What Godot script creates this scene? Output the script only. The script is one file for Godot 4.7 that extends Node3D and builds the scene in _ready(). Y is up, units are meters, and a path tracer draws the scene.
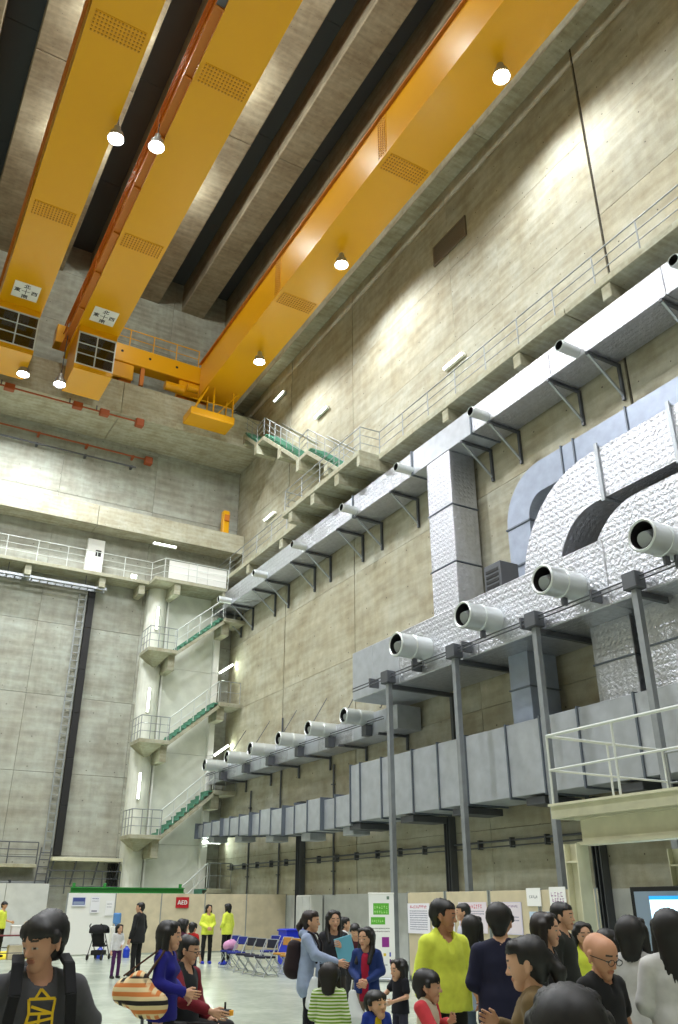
extends Node3D
# Experimental hall: concrete shell, overhead cranes, air ducts, stair tower, visitors on the floor.
const W := 17.3     # inner face of the wall beside the ducts
const D := -42.0    # inner face of the far wall
var M := {}
var taken := {}
var shared := {}
var local_roots := {}
var rng := RandomNumberGenerator.new()

func _ready() -> void:
	rng.seed = 7
	set_view()
	make_materials()
	build_shell()
	build_cranes()
	build_wall_walkway()
	build_upper_duct()
	build_main_duct()
	build_lower_ducts()
	build_stair_tower()
	build_back_wall_fittings()
	build_mezzanine()
	build_floor_things()
	build_people()

func set_view() -> void:
	var cam := Camera3D.new()
	cam.name = "camera"
	cam.fov = 63.33
	cam.near = 0.05
	cam.far = 300.0
	add_child(cam)
	cam.position = Vector3(0, 1.65, 0)
	cam.rotation = Vector3(deg_to_rad(25.34), deg_to_rad(-30.04), 0)
	cam.current = true
	var we := WorldEnvironment.new()
	we.name = "hall_environment"
	var e := Environment.new()
	e.background_mode = Environment.BG_COLOR
	e.background_color = Color(0, 0, 0)
	e.tonemap_mode = Environment.TONE_MAPPER_LINEAR
	e.tonemap_exposure = EXPOSURE
	e.sdfgi_enabled = true
	e.ssao_enabled = true
	e.ssil_enabled = true
	we.environment = e
	add_child(we)

const EXPOSURE := 1.18
const LAMP_ENERGY := 105.0
const PENDANT_ENERGY := 9.0
const TUBE_ENERGY := 2.6

# ---------- scene-tree helpers ----------
func numbered(n: String) -> String:
	var c: int = taken.get(n, 0)
	taken[n] = c + 1
	return n if c == 0 else "%s_%03d" % [n, c]

func tag(o: Node, label: String, category: String, group := "") -> void:
	o.set_meta("label", label)
	o.set_meta("category", category)
	if group != "":
		o.set_meta("group", group)

# A thing whose parts are given in hall coordinates.
func thing(called: String, label: String, category: String, at := Vector3.ZERO, group := "") -> Node3D:
	var o := Node3D.new()
	o.name = numbered(called)
	add_child(o)
	o.position = at
	tag(o, label, category, group)
	return o

# A thing whose parts are given in its own axes.
func own(called: String, label: String, category: String, at: Vector3, yaw := 0.0, group := "") -> Node3D:
	var o := thing(called, label, category, at, group)
	o.rotation.y = yaw
	local_roots[o] = true
	return o

func setting(called: String) -> Node3D:
	var o := Node3D.new()
	o.name = numbered(called)
	o.set_meta("kind", "structure")
	add_child(o)
	return o

func rel(parent: Node3D, x: Transform3D) -> Transform3D:
	var t := Transform3D.IDENTITY
	var n: Node = parent
	while n != self and not local_roots.has(n):
		t = (n as Node3D).transform * t
		n = n.get_parent()
	return t.affine_inverse() * x

func put(parent: Node3D, called: String, mesh: Mesh, mat: Material, at := Vector3.ZERO, turn := Basis.IDENTITY) -> MeshInstance3D:
	var o := MeshInstance3D.new()
	o.name = called
	o.mesh = mesh
	o.material_override = mat
	o.transform = rel(parent, Transform3D(turn, at))
	parent.add_child(o, true)
	return o

func key(kind: String, a: Array) -> String:
	var s := kind
	for x in a:
		s += "|" + str(snappedf(x, 0.001))
	return s

# Axis-aligned chamfered box between two corners.
func blk(parent: Node3D, called: String, mat: Material, a: Vector3, b: Vector3, c := 0.0) -> MeshInstance3D:
	var s := (b - a).abs()
	return put(parent, called, box(s, c), mat, (a + b) * 0.5)

func box(s: Vector3, c := 0.0) -> Mesh:
	var k := key("box", [s.x, s.y, s.z, c])
	if not shared.has(k):
		if c <= 0.0:
			var m := BoxMesh.new()
			m.size = s
			shared[k] = m
		else:
			var mb := MB.new()
			mb.cbox(Vector3.ZERO, s, c)
			shared[k] = mb.done()
	return shared[k]

func along(a: Vector3, b: Vector3) -> Basis:
	var d := (b - a).normalized()
	var up := Vector3.UP if absf(d.y) < 0.98 else Vector3.RIGHT
	return Basis.looking_at(d, up)

func bar(parent: Node3D, called: String, mat: Material, a: Vector3, b: Vector3, w: float, h: float, c := 0.0) -> MeshInstance3D:
	return put(parent, called, box(Vector3(w, h, a.distance_to(b)), c), mat, (a + b) * 0.5, along(a, b))

func rod(parent: Node3D, called: String, mat: Material, a: Vector3, b: Vector3, r: float, n := 8) -> MeshInstance3D:
	var l := a.distance_to(b)
	var k := key("rod", [r, l, n])
	if not shared.has(k):
		var m := CylinderMesh.new()
		m.top_radius = r
		m.bottom_radius = r
		m.height = l
		m.radial_segments = n
		m.rings = 1
		shared[k] = m
	return put(parent, called, shared[k], mat, (a + b) * 0.5, along(a, b) * Basis(Vector3.RIGHT, PI / 2))

# Lathe about y; profile is (radius, height) from bottom to top.
func lathe(profile: Array, n := 20) -> Mesh:
	var mb := MB.new()
	mb.lathe(profile, n)
	return mb.done()

# Outline in (z, y), pulled along x.
func slab(parent: Node3D, called: String, mat: Material, outline: Array, x0: float, x1: float) -> MeshInstance3D:
	var mb := MB.new()
	mb.prism(PackedVector2Array(outline), x0, x1)
	return put(parent, called, mb.done(), mat)

func railing(parent: Node3D, mat: Material, pts: Array, h := 1.1, step := 1.6, rails := 3, r := 0.024, pr := 0.02) -> void:
	for i in pts.size() - 1:
		var a: Vector3 = pts[i]
		var b: Vector3 = pts[i + 1]
		for k in rails:
			var y := h * float(k + 1) / float(rails)
			rod(parent, "rail", mat, a + Vector3.UP * y, b + Vector3.UP * y, r if k == rails - 1 else r * 0.7, 6)
		var n := maxi(1, roundi(a.distance_to(b) / step))
		for k in n + (1 if i == pts.size() - 2 else 0):
			var p := a.lerp(b, float(k) / n)
			rod(parent, "post", mat, p, p + Vector3.UP * h, pr, 6)

class MB:
	var v := PackedVector3Array()
	var n := PackedVector3Array()
	var uv := PackedVector2Array()
	var col := PackedColorArray()
	var ix := PackedInt32Array()
	func tri(a: Vector3, b: Vector3, c: Vector3, nn: Vector3) -> void:
		var s := v.size()
		if (b - a).cross(c - a).dot(nn) > 0.0:
			v.append_array([a, c, b])
		else:
			v.append_array([a, b, c])
		n.append_array([nn, nn, nn])
		ix.append_array([s, s + 1, s + 2])
	func quad(a: Vector3, b: Vector3, c: Vector3, d: Vector3, nn: Vector3) -> void:
		tri(a, b, c, nn)
		tri(a, c, d, nn)
	func cbox(at: Vector3, s: Vector3, c: float) -> void:
		var h := s * 0.5
		var q := h - Vector3.ONE * c
		for ax in 3:
			var u := (ax + 1) % 3
			var w := (ax + 2) % 3
			for sg in [-1.0, 1.0]:
				var p := []
				for e in [[-1, -1], [1, -1], [1, 1], [-1, 1]]:
					var t := Vector3.ZERO
					t[ax] = h[ax] * sg
					t[u] = q[u] * e[0]
					t[w] = q[w] * e[1]
					p.append(at + t)
				var nn := Vector3.ZERO
				nn[ax] = sg
				quad(p[0], p[1], p[2], p[3], nn)
			if c > 0.0:
				for su in [-1.0, 1.0]:
					for sw in [-1.0, 1.0]:
						var p := []
						for e in [[1, 0, -1], [1, 0, 1], [0, 1, 1], [0, 1, -1]]:
							var t := Vector3.ZERO
							t[u] = (h[u] if e[0] else q[u]) * su
							t[w] = (h[w] if e[1] else q[w]) * sw
							t[ax] = q[ax] * e[2]
							p.append(at + t)
						var nn := Vector3.ZERO
						nn[u] = su
						nn[w] = sw
						quad(p[0], p[1], p[2], p[3], nn.normalized())
		if c > 0.0:
			for sx in [-1.0, 1.0]:
				for sy in [-1.0, 1.0]:
					for sz in [-1.0, 1.0]:
						var g := Vector3(sx, sy, sz)
						tri(at + Vector3(h.x, q.y, q.z) * g, at + Vector3(q.x, h.y, q.z) * g, at + Vector3(q.x, q.y, h.z) * g, g.normalized())
	func bar(a: Vector3, b: Vector3, w: float, h: float) -> void:
		var d := (b - a).normalized()
		var up := Vector3.UP if absf(d.y) < 0.98 else Vector3.RIGHT
		var x := d.cross(up).normalized()
		var y := x.cross(d)
		var p := []
		for e in [a, b]:
			p.append_array([e - x * w / 2 - y * h / 2, e + x * w / 2 - y * h / 2, e + x * w / 2 + y * h / 2, e - x * w / 2 + y * h / 2])
		quad(p[0], p[1], p[2], p[3], -d)
		quad(p[4], p[5], p[6], p[7], d)
		quad(p[0], p[1], p[5], p[4], -y)
		quad(p[3], p[2], p[6], p[7], y)
		quad(p[0], p[3], p[7], p[4], -x)
		quad(p[1], p[2], p[6], p[5], x)
	func lathe(profile: Array, k: int) -> void:
		for i in profile.size() - 1:
			var a: Vector2 = profile[i]
			var b: Vector2 = profile[i + 1]
			var e := b - a
			var m := Vector2(e.y, -e.x).normalized()
			var s := v.size()
			for j in k + 1:
				var t := TAU * j / k
				var c := Vector3(cos(t), 0, sin(t))
				v.append(c * a.x + Vector3.UP * a.y)
				v.append(c * b.x + Vector3.UP * b.y)
				var nn := (c * m.x + Vector3.UP * m.y).normalized()
				n.append(nn)
				n.append(nn)
			for j in k:
				var o := s + j * 2
				ix.append_array([o, o + 3, o + 1, o, o + 2, o + 3])
	func prism(poly: PackedVector2Array, x0: float, x1: float) -> void:
		var t := Geometry2D.triangulate_polygon(poly)
		for i in range(0, t.size(), 3):
			var p := []
			for j in 3:
				p.append(poly[t[i + j]])
			tri(Vector3(x0, p[0].y, p[0].x), Vector3(x0, p[1].y, p[1].x), Vector3(x0, p[2].y, p[2].x), Vector3.LEFT)
			tri(Vector3(x1, p[0].y, p[0].x), Vector3(x1, p[1].y, p[1].x), Vector3(x1, p[2].y, p[2].x), Vector3.RIGHT)
		var cw := Geometry2D.is_polygon_clockwise(poly)
		for i in poly.size():
			var a := poly[i]
			var b := poly[(i + 1) % poly.size()]
			var e := (b - a).normalized()
			var m := Vector2(-e.y, e.x) if cw else Vector2(e.y, -e.x)
			quad(Vector3(x0, a.y, a.x), Vector3(x0, b.y, b.x), Vector3(x1, b.y, b.x), Vector3(x1, a.y, a.x), Vector3(0, m.y, m.x))
	func done() -> ArrayMesh:
		var arr := []
		arr.resize(Mesh.ARRAY_MAX)
		arr[Mesh.ARRAY_VERTEX] = v
		arr[Mesh.ARRAY_NORMAL] = n
		if uv.size() == v.size():
			arr[Mesh.ARRAY_TEX_UV] = uv
		if col.size() == v.size():
			arr[Mesh.ARRAY_COLOR] = col
		arr[Mesh.ARRAY_INDEX] = ix
		var m := ArrayMesh.new()
		m.add_surface_from_arrays(Mesh.PRIMITIVE_TRIANGLES, arr)
		return m

# ---------- materials ----------
func plain(c: Color, rough := 0.7, metal := 0.0) -> StandardMaterial3D:
	var m := StandardMaterial3D.new()
	m.albedo_color = c
	m.roughness = rough
	m.metallic = metal
	return m

func glow(c: Color, k: float) -> StandardMaterial3D:
	var m := plain(c, 0.4)
	m.emission_enabled = true
	m.emission = c
	m.emission_energy_multiplier = k
	return m

func cloth(c: Color, rough := 0.9) -> StandardMaterial3D:
	var k := "cloth" + c.to_html() + str(rough)
	if not shared.has(k):
		var m := plain(c, rough)
		m.rim_enabled = true
		m.rim = 0.25
		m.albedo_texture = M.soft_tex
		m.uv1_triplanar = true
		m.uv1_scale = Vector3.ONE * 2.0
		shared[k] = m
	return shared[k]

func noise_image(seed_: int, freq: float, size: int, oct := 4, kind := FastNoiseLite.TYPE_SIMPLEX_SMOOTH) -> Image:
	var f := FastNoiseLite.new()
	f.seed = seed_
	f.noise_type = kind
	f.frequency = freq
	f.fractal_octaves = oct
	return f.get_seamless_image(size, size, false, false, 0.15)

func tri(m: StandardMaterial3D, tex: Texture2D, metres: float) -> StandardMaterial3D:
	m.albedo_texture = tex
	m.uv1_triplanar = true
	m.uv1_world_triplanar = true
	m.uv1_scale = Vector3.ONE / metres
	m.uv1_triplanar_sharpness = 8.0
	return m

func concrete_texture(seed_: int, streak: float, warm: Color, cool: Color) -> ImageTexture:
	var n := 768
	var big := noise_image(seed_, 0.006, n, 4)
	var mid := noise_image(seed_ + 1, 0.03, n, 4)
	var fine := noise_image(seed_ + 2, 0.22, n, 2)
	var im := Image.create(n, n, false, Image.FORMAT_RGB8)
	for y in n:
		for x in n:
			var b := big.get_pixel(x, y).r
			var s := mid.get_pixel(x, (y / 9 + 40) % n).r      # runs stretched down the wall
			var g := mid.get_pixel(y, x).r
			var band := mid.get_pixel((x / 7 + 90) % n, y).r      # long level bands left by the pours
			var k := 0.90 + 0.20 * (b - 0.5) + 0.10 * (g - 0.5) + streak * 0.35 * (s - 0.5) + 0.20 * (band - 0.5) + 0.05 * (fine.get_pixel(x, y).r - 0.5)
			var c := warm.lerp(cool, clampf(b * 0.9 + 0.05 + (s - 0.5) * 0.25 + (band - 0.5) * 0.4, 0, 1)) * clampf(k, 0.3, 1.1)
			im.set_pixel(x, y, c)
	# formwork tie holes
	for j in 8:
		for i in 8:
			im.fill_rect(Rect2i(i * 96 + 40, j * 96 + 50, 3, 3), Color(0.30, 0.28, 0.25))
	im.generate_mipmaps()
	return ImageTexture.create_from_image(im)

func foil_normal() -> ImageTexture:
	var n := 512
	var crumple := noise_image(51, 0.035, n, 4)
	var im := Image.create(n, n, false, Image.FORMAT_RGB8)
	for y in n:
		for x in n:
			var dx := absf(fmod(float(x), 64.0) - 32.0) / 32.0
			var dy := absf(fmod(float(y), 64.0) - 32.0) / 32.0
			var r := sqrt(dx * dx + dy * dy)
			var h := clampf(r * 0.9, 0.0, 0.75) * 0.55 + crumple.get_pixel(x, y).r * 0.45
			im.set_pixel(x, y, Color(h, h, h))
	im.bump_map_to_normal_map(7.0)
	return ImageTexture.create_from_image(im)

func make_materials() -> void:
	var wall_a := concrete_texture(11, 0.22, Color(0.77, 0.735, 0.62), Color(0.69, 0.69, 0.635))
	var wall_b := concrete_texture(23, 0.30, Color(0.715, 0.705, 0.64), Color(0.645, 0.66, 0.625))
	var roof := concrete_texture(37, 0.12, Color(0.66, 0.605, 0.50), Color(0.61, 0.58, 0.50))
	M.wall = tri(plain(Color(1, 1, 1), 0.85), wall_a, 9.0)
	M.wall2 = tri(plain(Color(0.985, 0.985, 0.98), 0.85), wall_a, 10.5)
	M.back = tri(plain(Color(1, 1, 1), 0.85), wall_b, 11.0)
	M.back2 = tri(plain(Color(0.98, 0.985, 0.98), 0.85), wall_b, 8.5)
	M.wall3 = tri(plain(Color(1.0, 0.99, 0.97), 0.85), wall_a, 12.0)
	M.core = plain(Color(0.25, 0.235, 0.21), 0.95)
	M.beam = tri(plain(Color(1.0, 1.0, 1.0), 0.85), roof, 7.0)
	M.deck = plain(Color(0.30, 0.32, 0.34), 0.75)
	M.ledge = tri(plain(Color(1.0, 1.0, 0.99), 0.8), wall_a, 6.0)
	M.slab = tri(plain(Color(0.97, 0.98, 0.96), 0.8), wall_a, 5.0)
	var wv := noise_image(77, 0.2, 128, 3)
	var wi := Image.create(128, 128, false, Image.FORMAT_RGB8)
	for y in 128:
		for x in 128:
			var k := 0.80 + 0.32 * wv.get_pixel(x, y).r
			wi.set_pixel(x, y, Color(k, k, k))
	M.weave_tex = ImageTexture.create_from_image(wi)
	var si := Image.create(256, 256, false, Image.FORMAT_RGB8)
	var sn := noise_image(78, 0.02, 256, 5)
	for y in 256:
		for x in 256:
			var k := 0.94 + 0.10 * (sn.get_pixel(x, y).r - 0.5)
			si.set_pixel(x, y, Color(k, k, k))
	M.soft_tex = ImageTexture.create_from_image(si)
	var fl := noise_image(91, 0.012, 512, 4)
	var fl2 := noise_image(92, 0.09, 512, 3)
	var fi := Image.create(512, 512, false, Image.FORMAT_RGB8)
	for y in 512:
		for x in 512:
			var k := 0.86 + 0.16 * (fl.get_pixel(x, y).r - 0.5) + 0.10 * (fl2.get_pixel(x, y).r - 0.5)
			fi.set_pixel(x, y, Color(0.80, 0.84, 0.77) * k)
	M.floor = tri(plain(Color(1, 1, 1), 0.22), ImageTexture.create_from_image(fi), 10.0)
	M.yellow = plain(Color(0.88, 0.635, 0.012), 0.3)
	M.orange = plain(Color(0.74, 0.43, 0.09), 0.5)
	M.conductor = plain(Color(0.62, 0.30, 0.14), 0.6)
	M.bolt = plain(Color(0.74, 0.50, 0.03), 0.5)
	M.foil = tri(plain(Color(0.80, 0.81, 0.84), 0.36, 0.85), M.soft_tex, 1.45)
	M.foil.normal_enabled = true
	M.foil.normal_texture = foil_normal()
	M.foil.normal_scale = 1.5
	M.galv = tri(plain(Color(0.75, 0.77, 0.80), 0.42, 0.45), M.soft_tex, 3.0)
	M.galv2 = tri(plain(Color(0.63, 0.67, 0.745), 0.45, 0.35), M.soft_tex, 3.0)
	M.flange = plain(Color(0.42, 0.45, 0.49), 0.5, 0.5)
	M.tube = plain(Color(0.84, 0.86, 0.86), 0.32, 0.55)
	M.rust = plain(Color(0.45, 0.40, 0.34), 0.7)
	M.black = plain(Color(0.045, 0.045, 0.05), 0.6)
	M.steel = plain(Color(0.36, 0.37, 0.39), 0.5, 0.5)
	M.steel_light = plain(Color(0.66, 0.68, 0.70), 0.4, 0.6)
	M.post = tri(plain(Color(0.62, 0.64, 0.66), 0.45, 0.5), M.soft_tex, 2.0)
	M.rail = plain(Color(0.58, 0.60, 0.60), 0.45, 0.3)
	M.rail_white = plain(Color(0.80, 0.82, 0.80), 0.45)
	M.tread = plain(Color(0.33, 0.56, 0.47), 0.6)
	M.cream = tri(plain(Color(0.86, 0.85, 0.74), 0.5), M.soft_tex, 3.0)
	M.tower = tri(plain(Color(0.90, 0.91, 0.86), 0.7), M.soft_tex, 5.0)
	M.white = plain(Color(0.90, 0.90, 0.88), 0.6)
	M.dado = tri(plain(Color(0.80, 0.81, 0.80), 0.6), M.soft_tex, 4.0)
	M.beige = tri(plain(Color(0.85, 0.80, 0.68), 0.65), M.soft_tex, 3.0)
	M.green = plain(Color(0.20, 0.55, 0.24), 0.5)
	M.tube_glow = glow(Color(0.96, 1.0, 0.95), 7.0)
	M.lamp_glow = glow(Color(1.0, 0.98, 0.95), 30.0)
	M.glass = plain(Color(0.10, 0.12, 0.12, 0.45), 0.05)
	M.glass.transparency = BaseMaterial3D.TRANSPARENCY_ALPHA

# ---------- the hall ----------
func build_shell() -> void:
	var mats := [M.wall, M.wall2, M.wall3]
	var f := MeshInstance3D.new()
	f.name = numbered("floor")
	f.set_meta("kind", "structure")
	f.mesh = box(Vector3(34.4, 0.3, 57.2), 0.0)
	f.material_override = M.floor
	add_child(f)
	f.position = Vector3(0.9, -0.15, -14.2)
	# wall beside the ducts: concrete lifts with recessed joints
	var r := setting("wall_right")
	blk(r, "wall_core", M.core, Vector3(W + 0.07, 0, 14.4), Vector3(W + 0.7, 38.4, -42.7))
	var zs := [14.3, 2.2, -13.2, -20.8, -28.6, -35.2, -42.0]
	var ys := [0.0, 3.7, 7.3, 10.9, 14.5, 18.1, 21.7, 25.3, 28.9, 32.5, 36.1, 38.2]
	var strong := {-13.2: 0.05, -28.6: 0.03, -35.2: 0.04, 2.2: 0.05, -20.8: 0.006}
	for i in zs.size() - 1:
		for j in ys.size() - 1:
			var g0: float = strong.get(zs[i], 0.0)
			var g1: float = strong.get(zs[i + 1], 0.0)
			blk(r, "concrete_panel", mats[rng.randi() % 3], Vector3(W + rng.randf() * 0.008, ys[j] + 0.006, zs[i] - g0), Vector3(W + 0.12, ys[j + 1] - 0.006, zs[i + 1] + g1), 0.004)
	for i in 7:
		blk(r, "dado_panel", M.dado, Vector3(W - 0.035, 0, 14.2 - i * 8.0), Vector3(W + 0.01, 2.02, 6.22 - i * 8.0), 0.006)
	# air grille high in the wall
	var v := blk(r, "air_grille", M.core, Vector3(W - 0.02, 26.2, -19.6), Vector3(W + 0.02, 27.2, -21.7))
	for k in 4:
		var y0 := 26.18 if k < 1 else 27.16
		if k < 2:
			blk(v, "grille_frame", M.rust, Vector3(W - 0.07, y0, -19.55), Vector3(W + 0.01, y0 + 0.07, -21.75))
		else:
			var z0 := -19.55 if k == 2 else -21.68
			blk(v, "grille_frame", M.rust, Vector3(W - 0.07, 26.2, z0), Vector3(W + 0.01, 27.2, z0 - 0.07))
	for k in 9:
		blk(v, "slat", M.rust, Vector3(W - 0.05, 26.30 + k * 0.095, -19.62), Vector3(W - 0.005, 26.35 + k * 0.095, -21.68))
	# runway beam along the same wall, high up
	var t := setting("trim_1")
	for k in 7:
		blk(t, "runway_beam", M.ledge, Vector3(16.55, 29.75, 14.2 - k * 8.0), Vector3(W, 31.1, 6.22 - k * 8.0), 0.02)
	bar(t, "crane_rail", M.steel, Vector3(16.9, 31.16, 14), Vector3(16.9, 31.16, -41.8), 0.1, 0.12)
	# far wall
	var b := setting("wall_back")
	blk(b, "wall_core", M.core, Vector3(-16.5, 0, D - 0.07), Vector3(W + 0.7, 38.4, D - 0.7))
	var xs := [-16.3, -9.0, -3.0, 3.0, 6.9, 12.1, W]
	for i in xs.size() - 1:
		for j in ys.size() - 1:
			blk(b, "concrete_panel", [M.back, M.back2][rng.randi() % 2], Vector3(xs[i] + 0.006, ys[j] + 0.008, D + rng.randf() * 0.008), Vector3(xs[i + 1] - 0.006, ys[j + 1] - 0.008, D - 0.12), 0.004)
	for i in 4:
		blk(b, "wall_beam", M.ledge, Vector3(-16.3 + i * 8.4, 19.75, D), Vector3(-7.92 + i * 8.4, 20.9, -40.8), 0.02)
		blk(b, "runway_ledge", M.ledge, Vector3(-16.3 + i * 8.4, 25.5, D), Vector3(-7.92 + i * 8.4, 27.55, -38.8), 0.02)
	bar(b, "crane_rail", M.steel, Vector3(-16, 27.62, -39.5), Vector3(W, 27.62, -39.5), 0.1, 0.14)
	# ceiling: deep precast beams under a dark deck
	var c := setting("ceiling")
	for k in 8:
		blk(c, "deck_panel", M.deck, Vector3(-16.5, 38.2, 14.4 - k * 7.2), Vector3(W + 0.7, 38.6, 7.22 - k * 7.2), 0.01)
	for k in 12:
		var x := 13.35 + 3.0 * (1 - k)
		for s in 4:
			blk(c, "ceiling_beam", M.beam, Vector3(x - 0.75, 36.1, 14.3 - s * 14.1), Vector3(x + 0.75, 38.2, 0.22 - s * 14.1), 0.04)
	# the two walls out of the picture that close the hall
	var l := setting("wall_left")
	var q := setting("wall_front")
	for j in ys.size() - 1:
		blk(l, "concrete_panel", mats[j % 3], Vector3(-16.3, ys[j] + 0.006, 14.4), Vector3(-16.8, ys[j + 1] - 0.006, -42.6), 0.004)
		blk(q, "concrete_panel", mats[(j + 1) % 3], Vector3(-16.6, ys[j] + 0.006, 14.3), Vector3(W + 0.6, ys[j + 1] - 0.006, 14.8), 0.004)

# ---------- overhead cranes ----------
func strokes(im: Image, at: Vector2, s: float, lines: Array, c: Color, w := 2) -> void:
	for l in lines:
		var a := at + Vector2(l[0], l[1]) * s
		var b := at + Vector2(l[2], l[3]) * s
		var n := int(a.distance_to(b)) + 1
		for i in n + 1:
			var p := a.lerp(b, float(i) / n)
			im.fill_rect(Rect2i(int(p.x) - w / 2, int(p.y) - w / 2, w, w), c)

func compass_texture() -> ImageTexture:
	var north := [[.35, 0, .35, 1], [.05, .32, .35, .32], [.02, .92, .35, .72], [.6, 0, .6, .9], [.6, .9, .98, .9], [.98, .9, .98, .75], [.6, .42, .95, .22]]
	var south := [[.05, .15, .95, .15], [.5, 0, .5, .32], [.1, .32, .9, .32], [.1, .32, .1, 1], [.9, .32, .9, 1], [.3, .42, .38, .52], [.7, .42, .62, .52], [.28, .58, .72, .58], [.25, .75, .75, .75], [.5, .58, .5, .98]]
	var east := [[.05, .14, .95, .14], [.2, .28, .8, .28], [.2, .28, .2, .62], [.8, .28, .8, .62], [.2, .45, .8, .45], [.2, .62, .8, .62], [.5, 0, .5, 1], [.5, .62, .08, .98], [.5, .62, .92, .98]]
	var west := [[.03, .08, .97, .08], [.12, .32, .88, .32], [.12, .32, .12, .98], [.88, .32, .88, .98], [.12, .92, .88, .92], [.38, .08, .36, .5], [.36, .5, .2, .66], [.62, .08, .62, .6], [.62, .6, .85, .62]]
	var im := Image.create(240, 240, false, Image.FORMAT_RGB8)
	im.fill(Color(0.93, 0.93, 0.92))
	var k := Color(0.05, 0.05, 0.07)
	strokes(im, Vector2(92, 14), 56, north, k, 7)
	strokes(im, Vector2(92, 170), 56, south, k, 7)
	strokes(im, Vector2(14, 92), 56, east, k, 7)
	strokes(im, Vector2(170, 92), 56, west, k, 7)
	strokes(im, Vector2.ZERO, 1, [[120, 84, 120, 156], [84, 120, 156, 120]], k, 6)
	return ImageTexture.create_from_image(im)

func printed(tex: Texture2D, rough := 0.6) -> StandardMaterial3D:
	var m := plain(Color(1, 1, 1), rough)
	m.albedo_texture = tex
	return m

# A flat board with its print on the +z face (w by h, thickness t).
func board_mesh(w: float, h: float, t: float) -> Mesh:
	var k := key("board", [w, h, t])
	if not shared.has(k):
		var mb := MB.new()
		mb.cbox(Vector3.ZERO, Vector3(w, h, t), 0.0)
		for p in mb.v:
			mb.uv.append(Vector2(p.x / w + 0.5, 0.5 - p.y / h))
		for i in mb.v.size():
			if mb.n[i].z < 0.5:
				mb.uv[i] = Vector2(0.01, 0.01)
		shared[k] = mb.done()
	return shared[k]

func girder(crane: Node3D, x0: float, x1: float, z_end: float) -> void:
	var top := 30.3
	var g := blk(crane, "girder", M.yellow, Vector3(x0, 28.02, 13.5), Vector3(x1, top, z_end), 0.03)
	blk(g, "bottom_flange", M.yellow, Vector3(x0 - 0.05, 27.97, 13.5), Vector3(x1 + 0.05, 28.02, z_end), 0.0)
	blk(g, "top_flange", M.orange, Vector3(x0 - 0.12, top, 13.5), Vector3(x1 + 0.12, top + 0.08, z_end), 0.0)
	bar(g, "trolley_rail", M.steel, Vector3((x0 + x1) / 2, top + 0.14, 13.4), Vector3((x0 + x1) / 2, top + 0.14, z_end), 0.08, 0.12)
	for z in [-28.7, -19.4, -10.1, -0.8]:
		var p := blk(g, "splice_plate", M.yellow, Vector3(x0 + 0.1, 27.945, z + 0.42), Vector3(x1 - 0.1, 27.97, z - 0.42), 0.006)
		var mb := MB.new()
		var n := int((x1 - x0 - 0.3) / 0.12)
		for i in n + 1:
			for j in 6:
				mb.cbox(Vector3(x0 + 0.15 + i * (x1 - x0 - 0.3) / n, 27.93, z - 0.35 + j * 0.14), Vector3(0.06, 0.03, 0.06), 0.0)
		put(p, "bolt_heads", mb.done(), M.bolt).set_meta("kind", "stuff")
		var q := blk(g, "side_splice_plate", M.yellow, Vector3(x0 - 0.025, 28.1, z + 0.3), Vector3(x0, top - 0.08, z - 0.3), 0.006)
		mb = MB.new()
		for i in 16:
			for j in 4:
				mb.cbox(Vector3(x0 - 0.035, 28.2 + i * 0.13, z - 0.22 + j * 0.147), Vector3(0.03, 0.06, 0.06), 0.0)
		put(q, "bolt_heads", mb.done(), M.bolt).set_meta("kind", "stuff")

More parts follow.
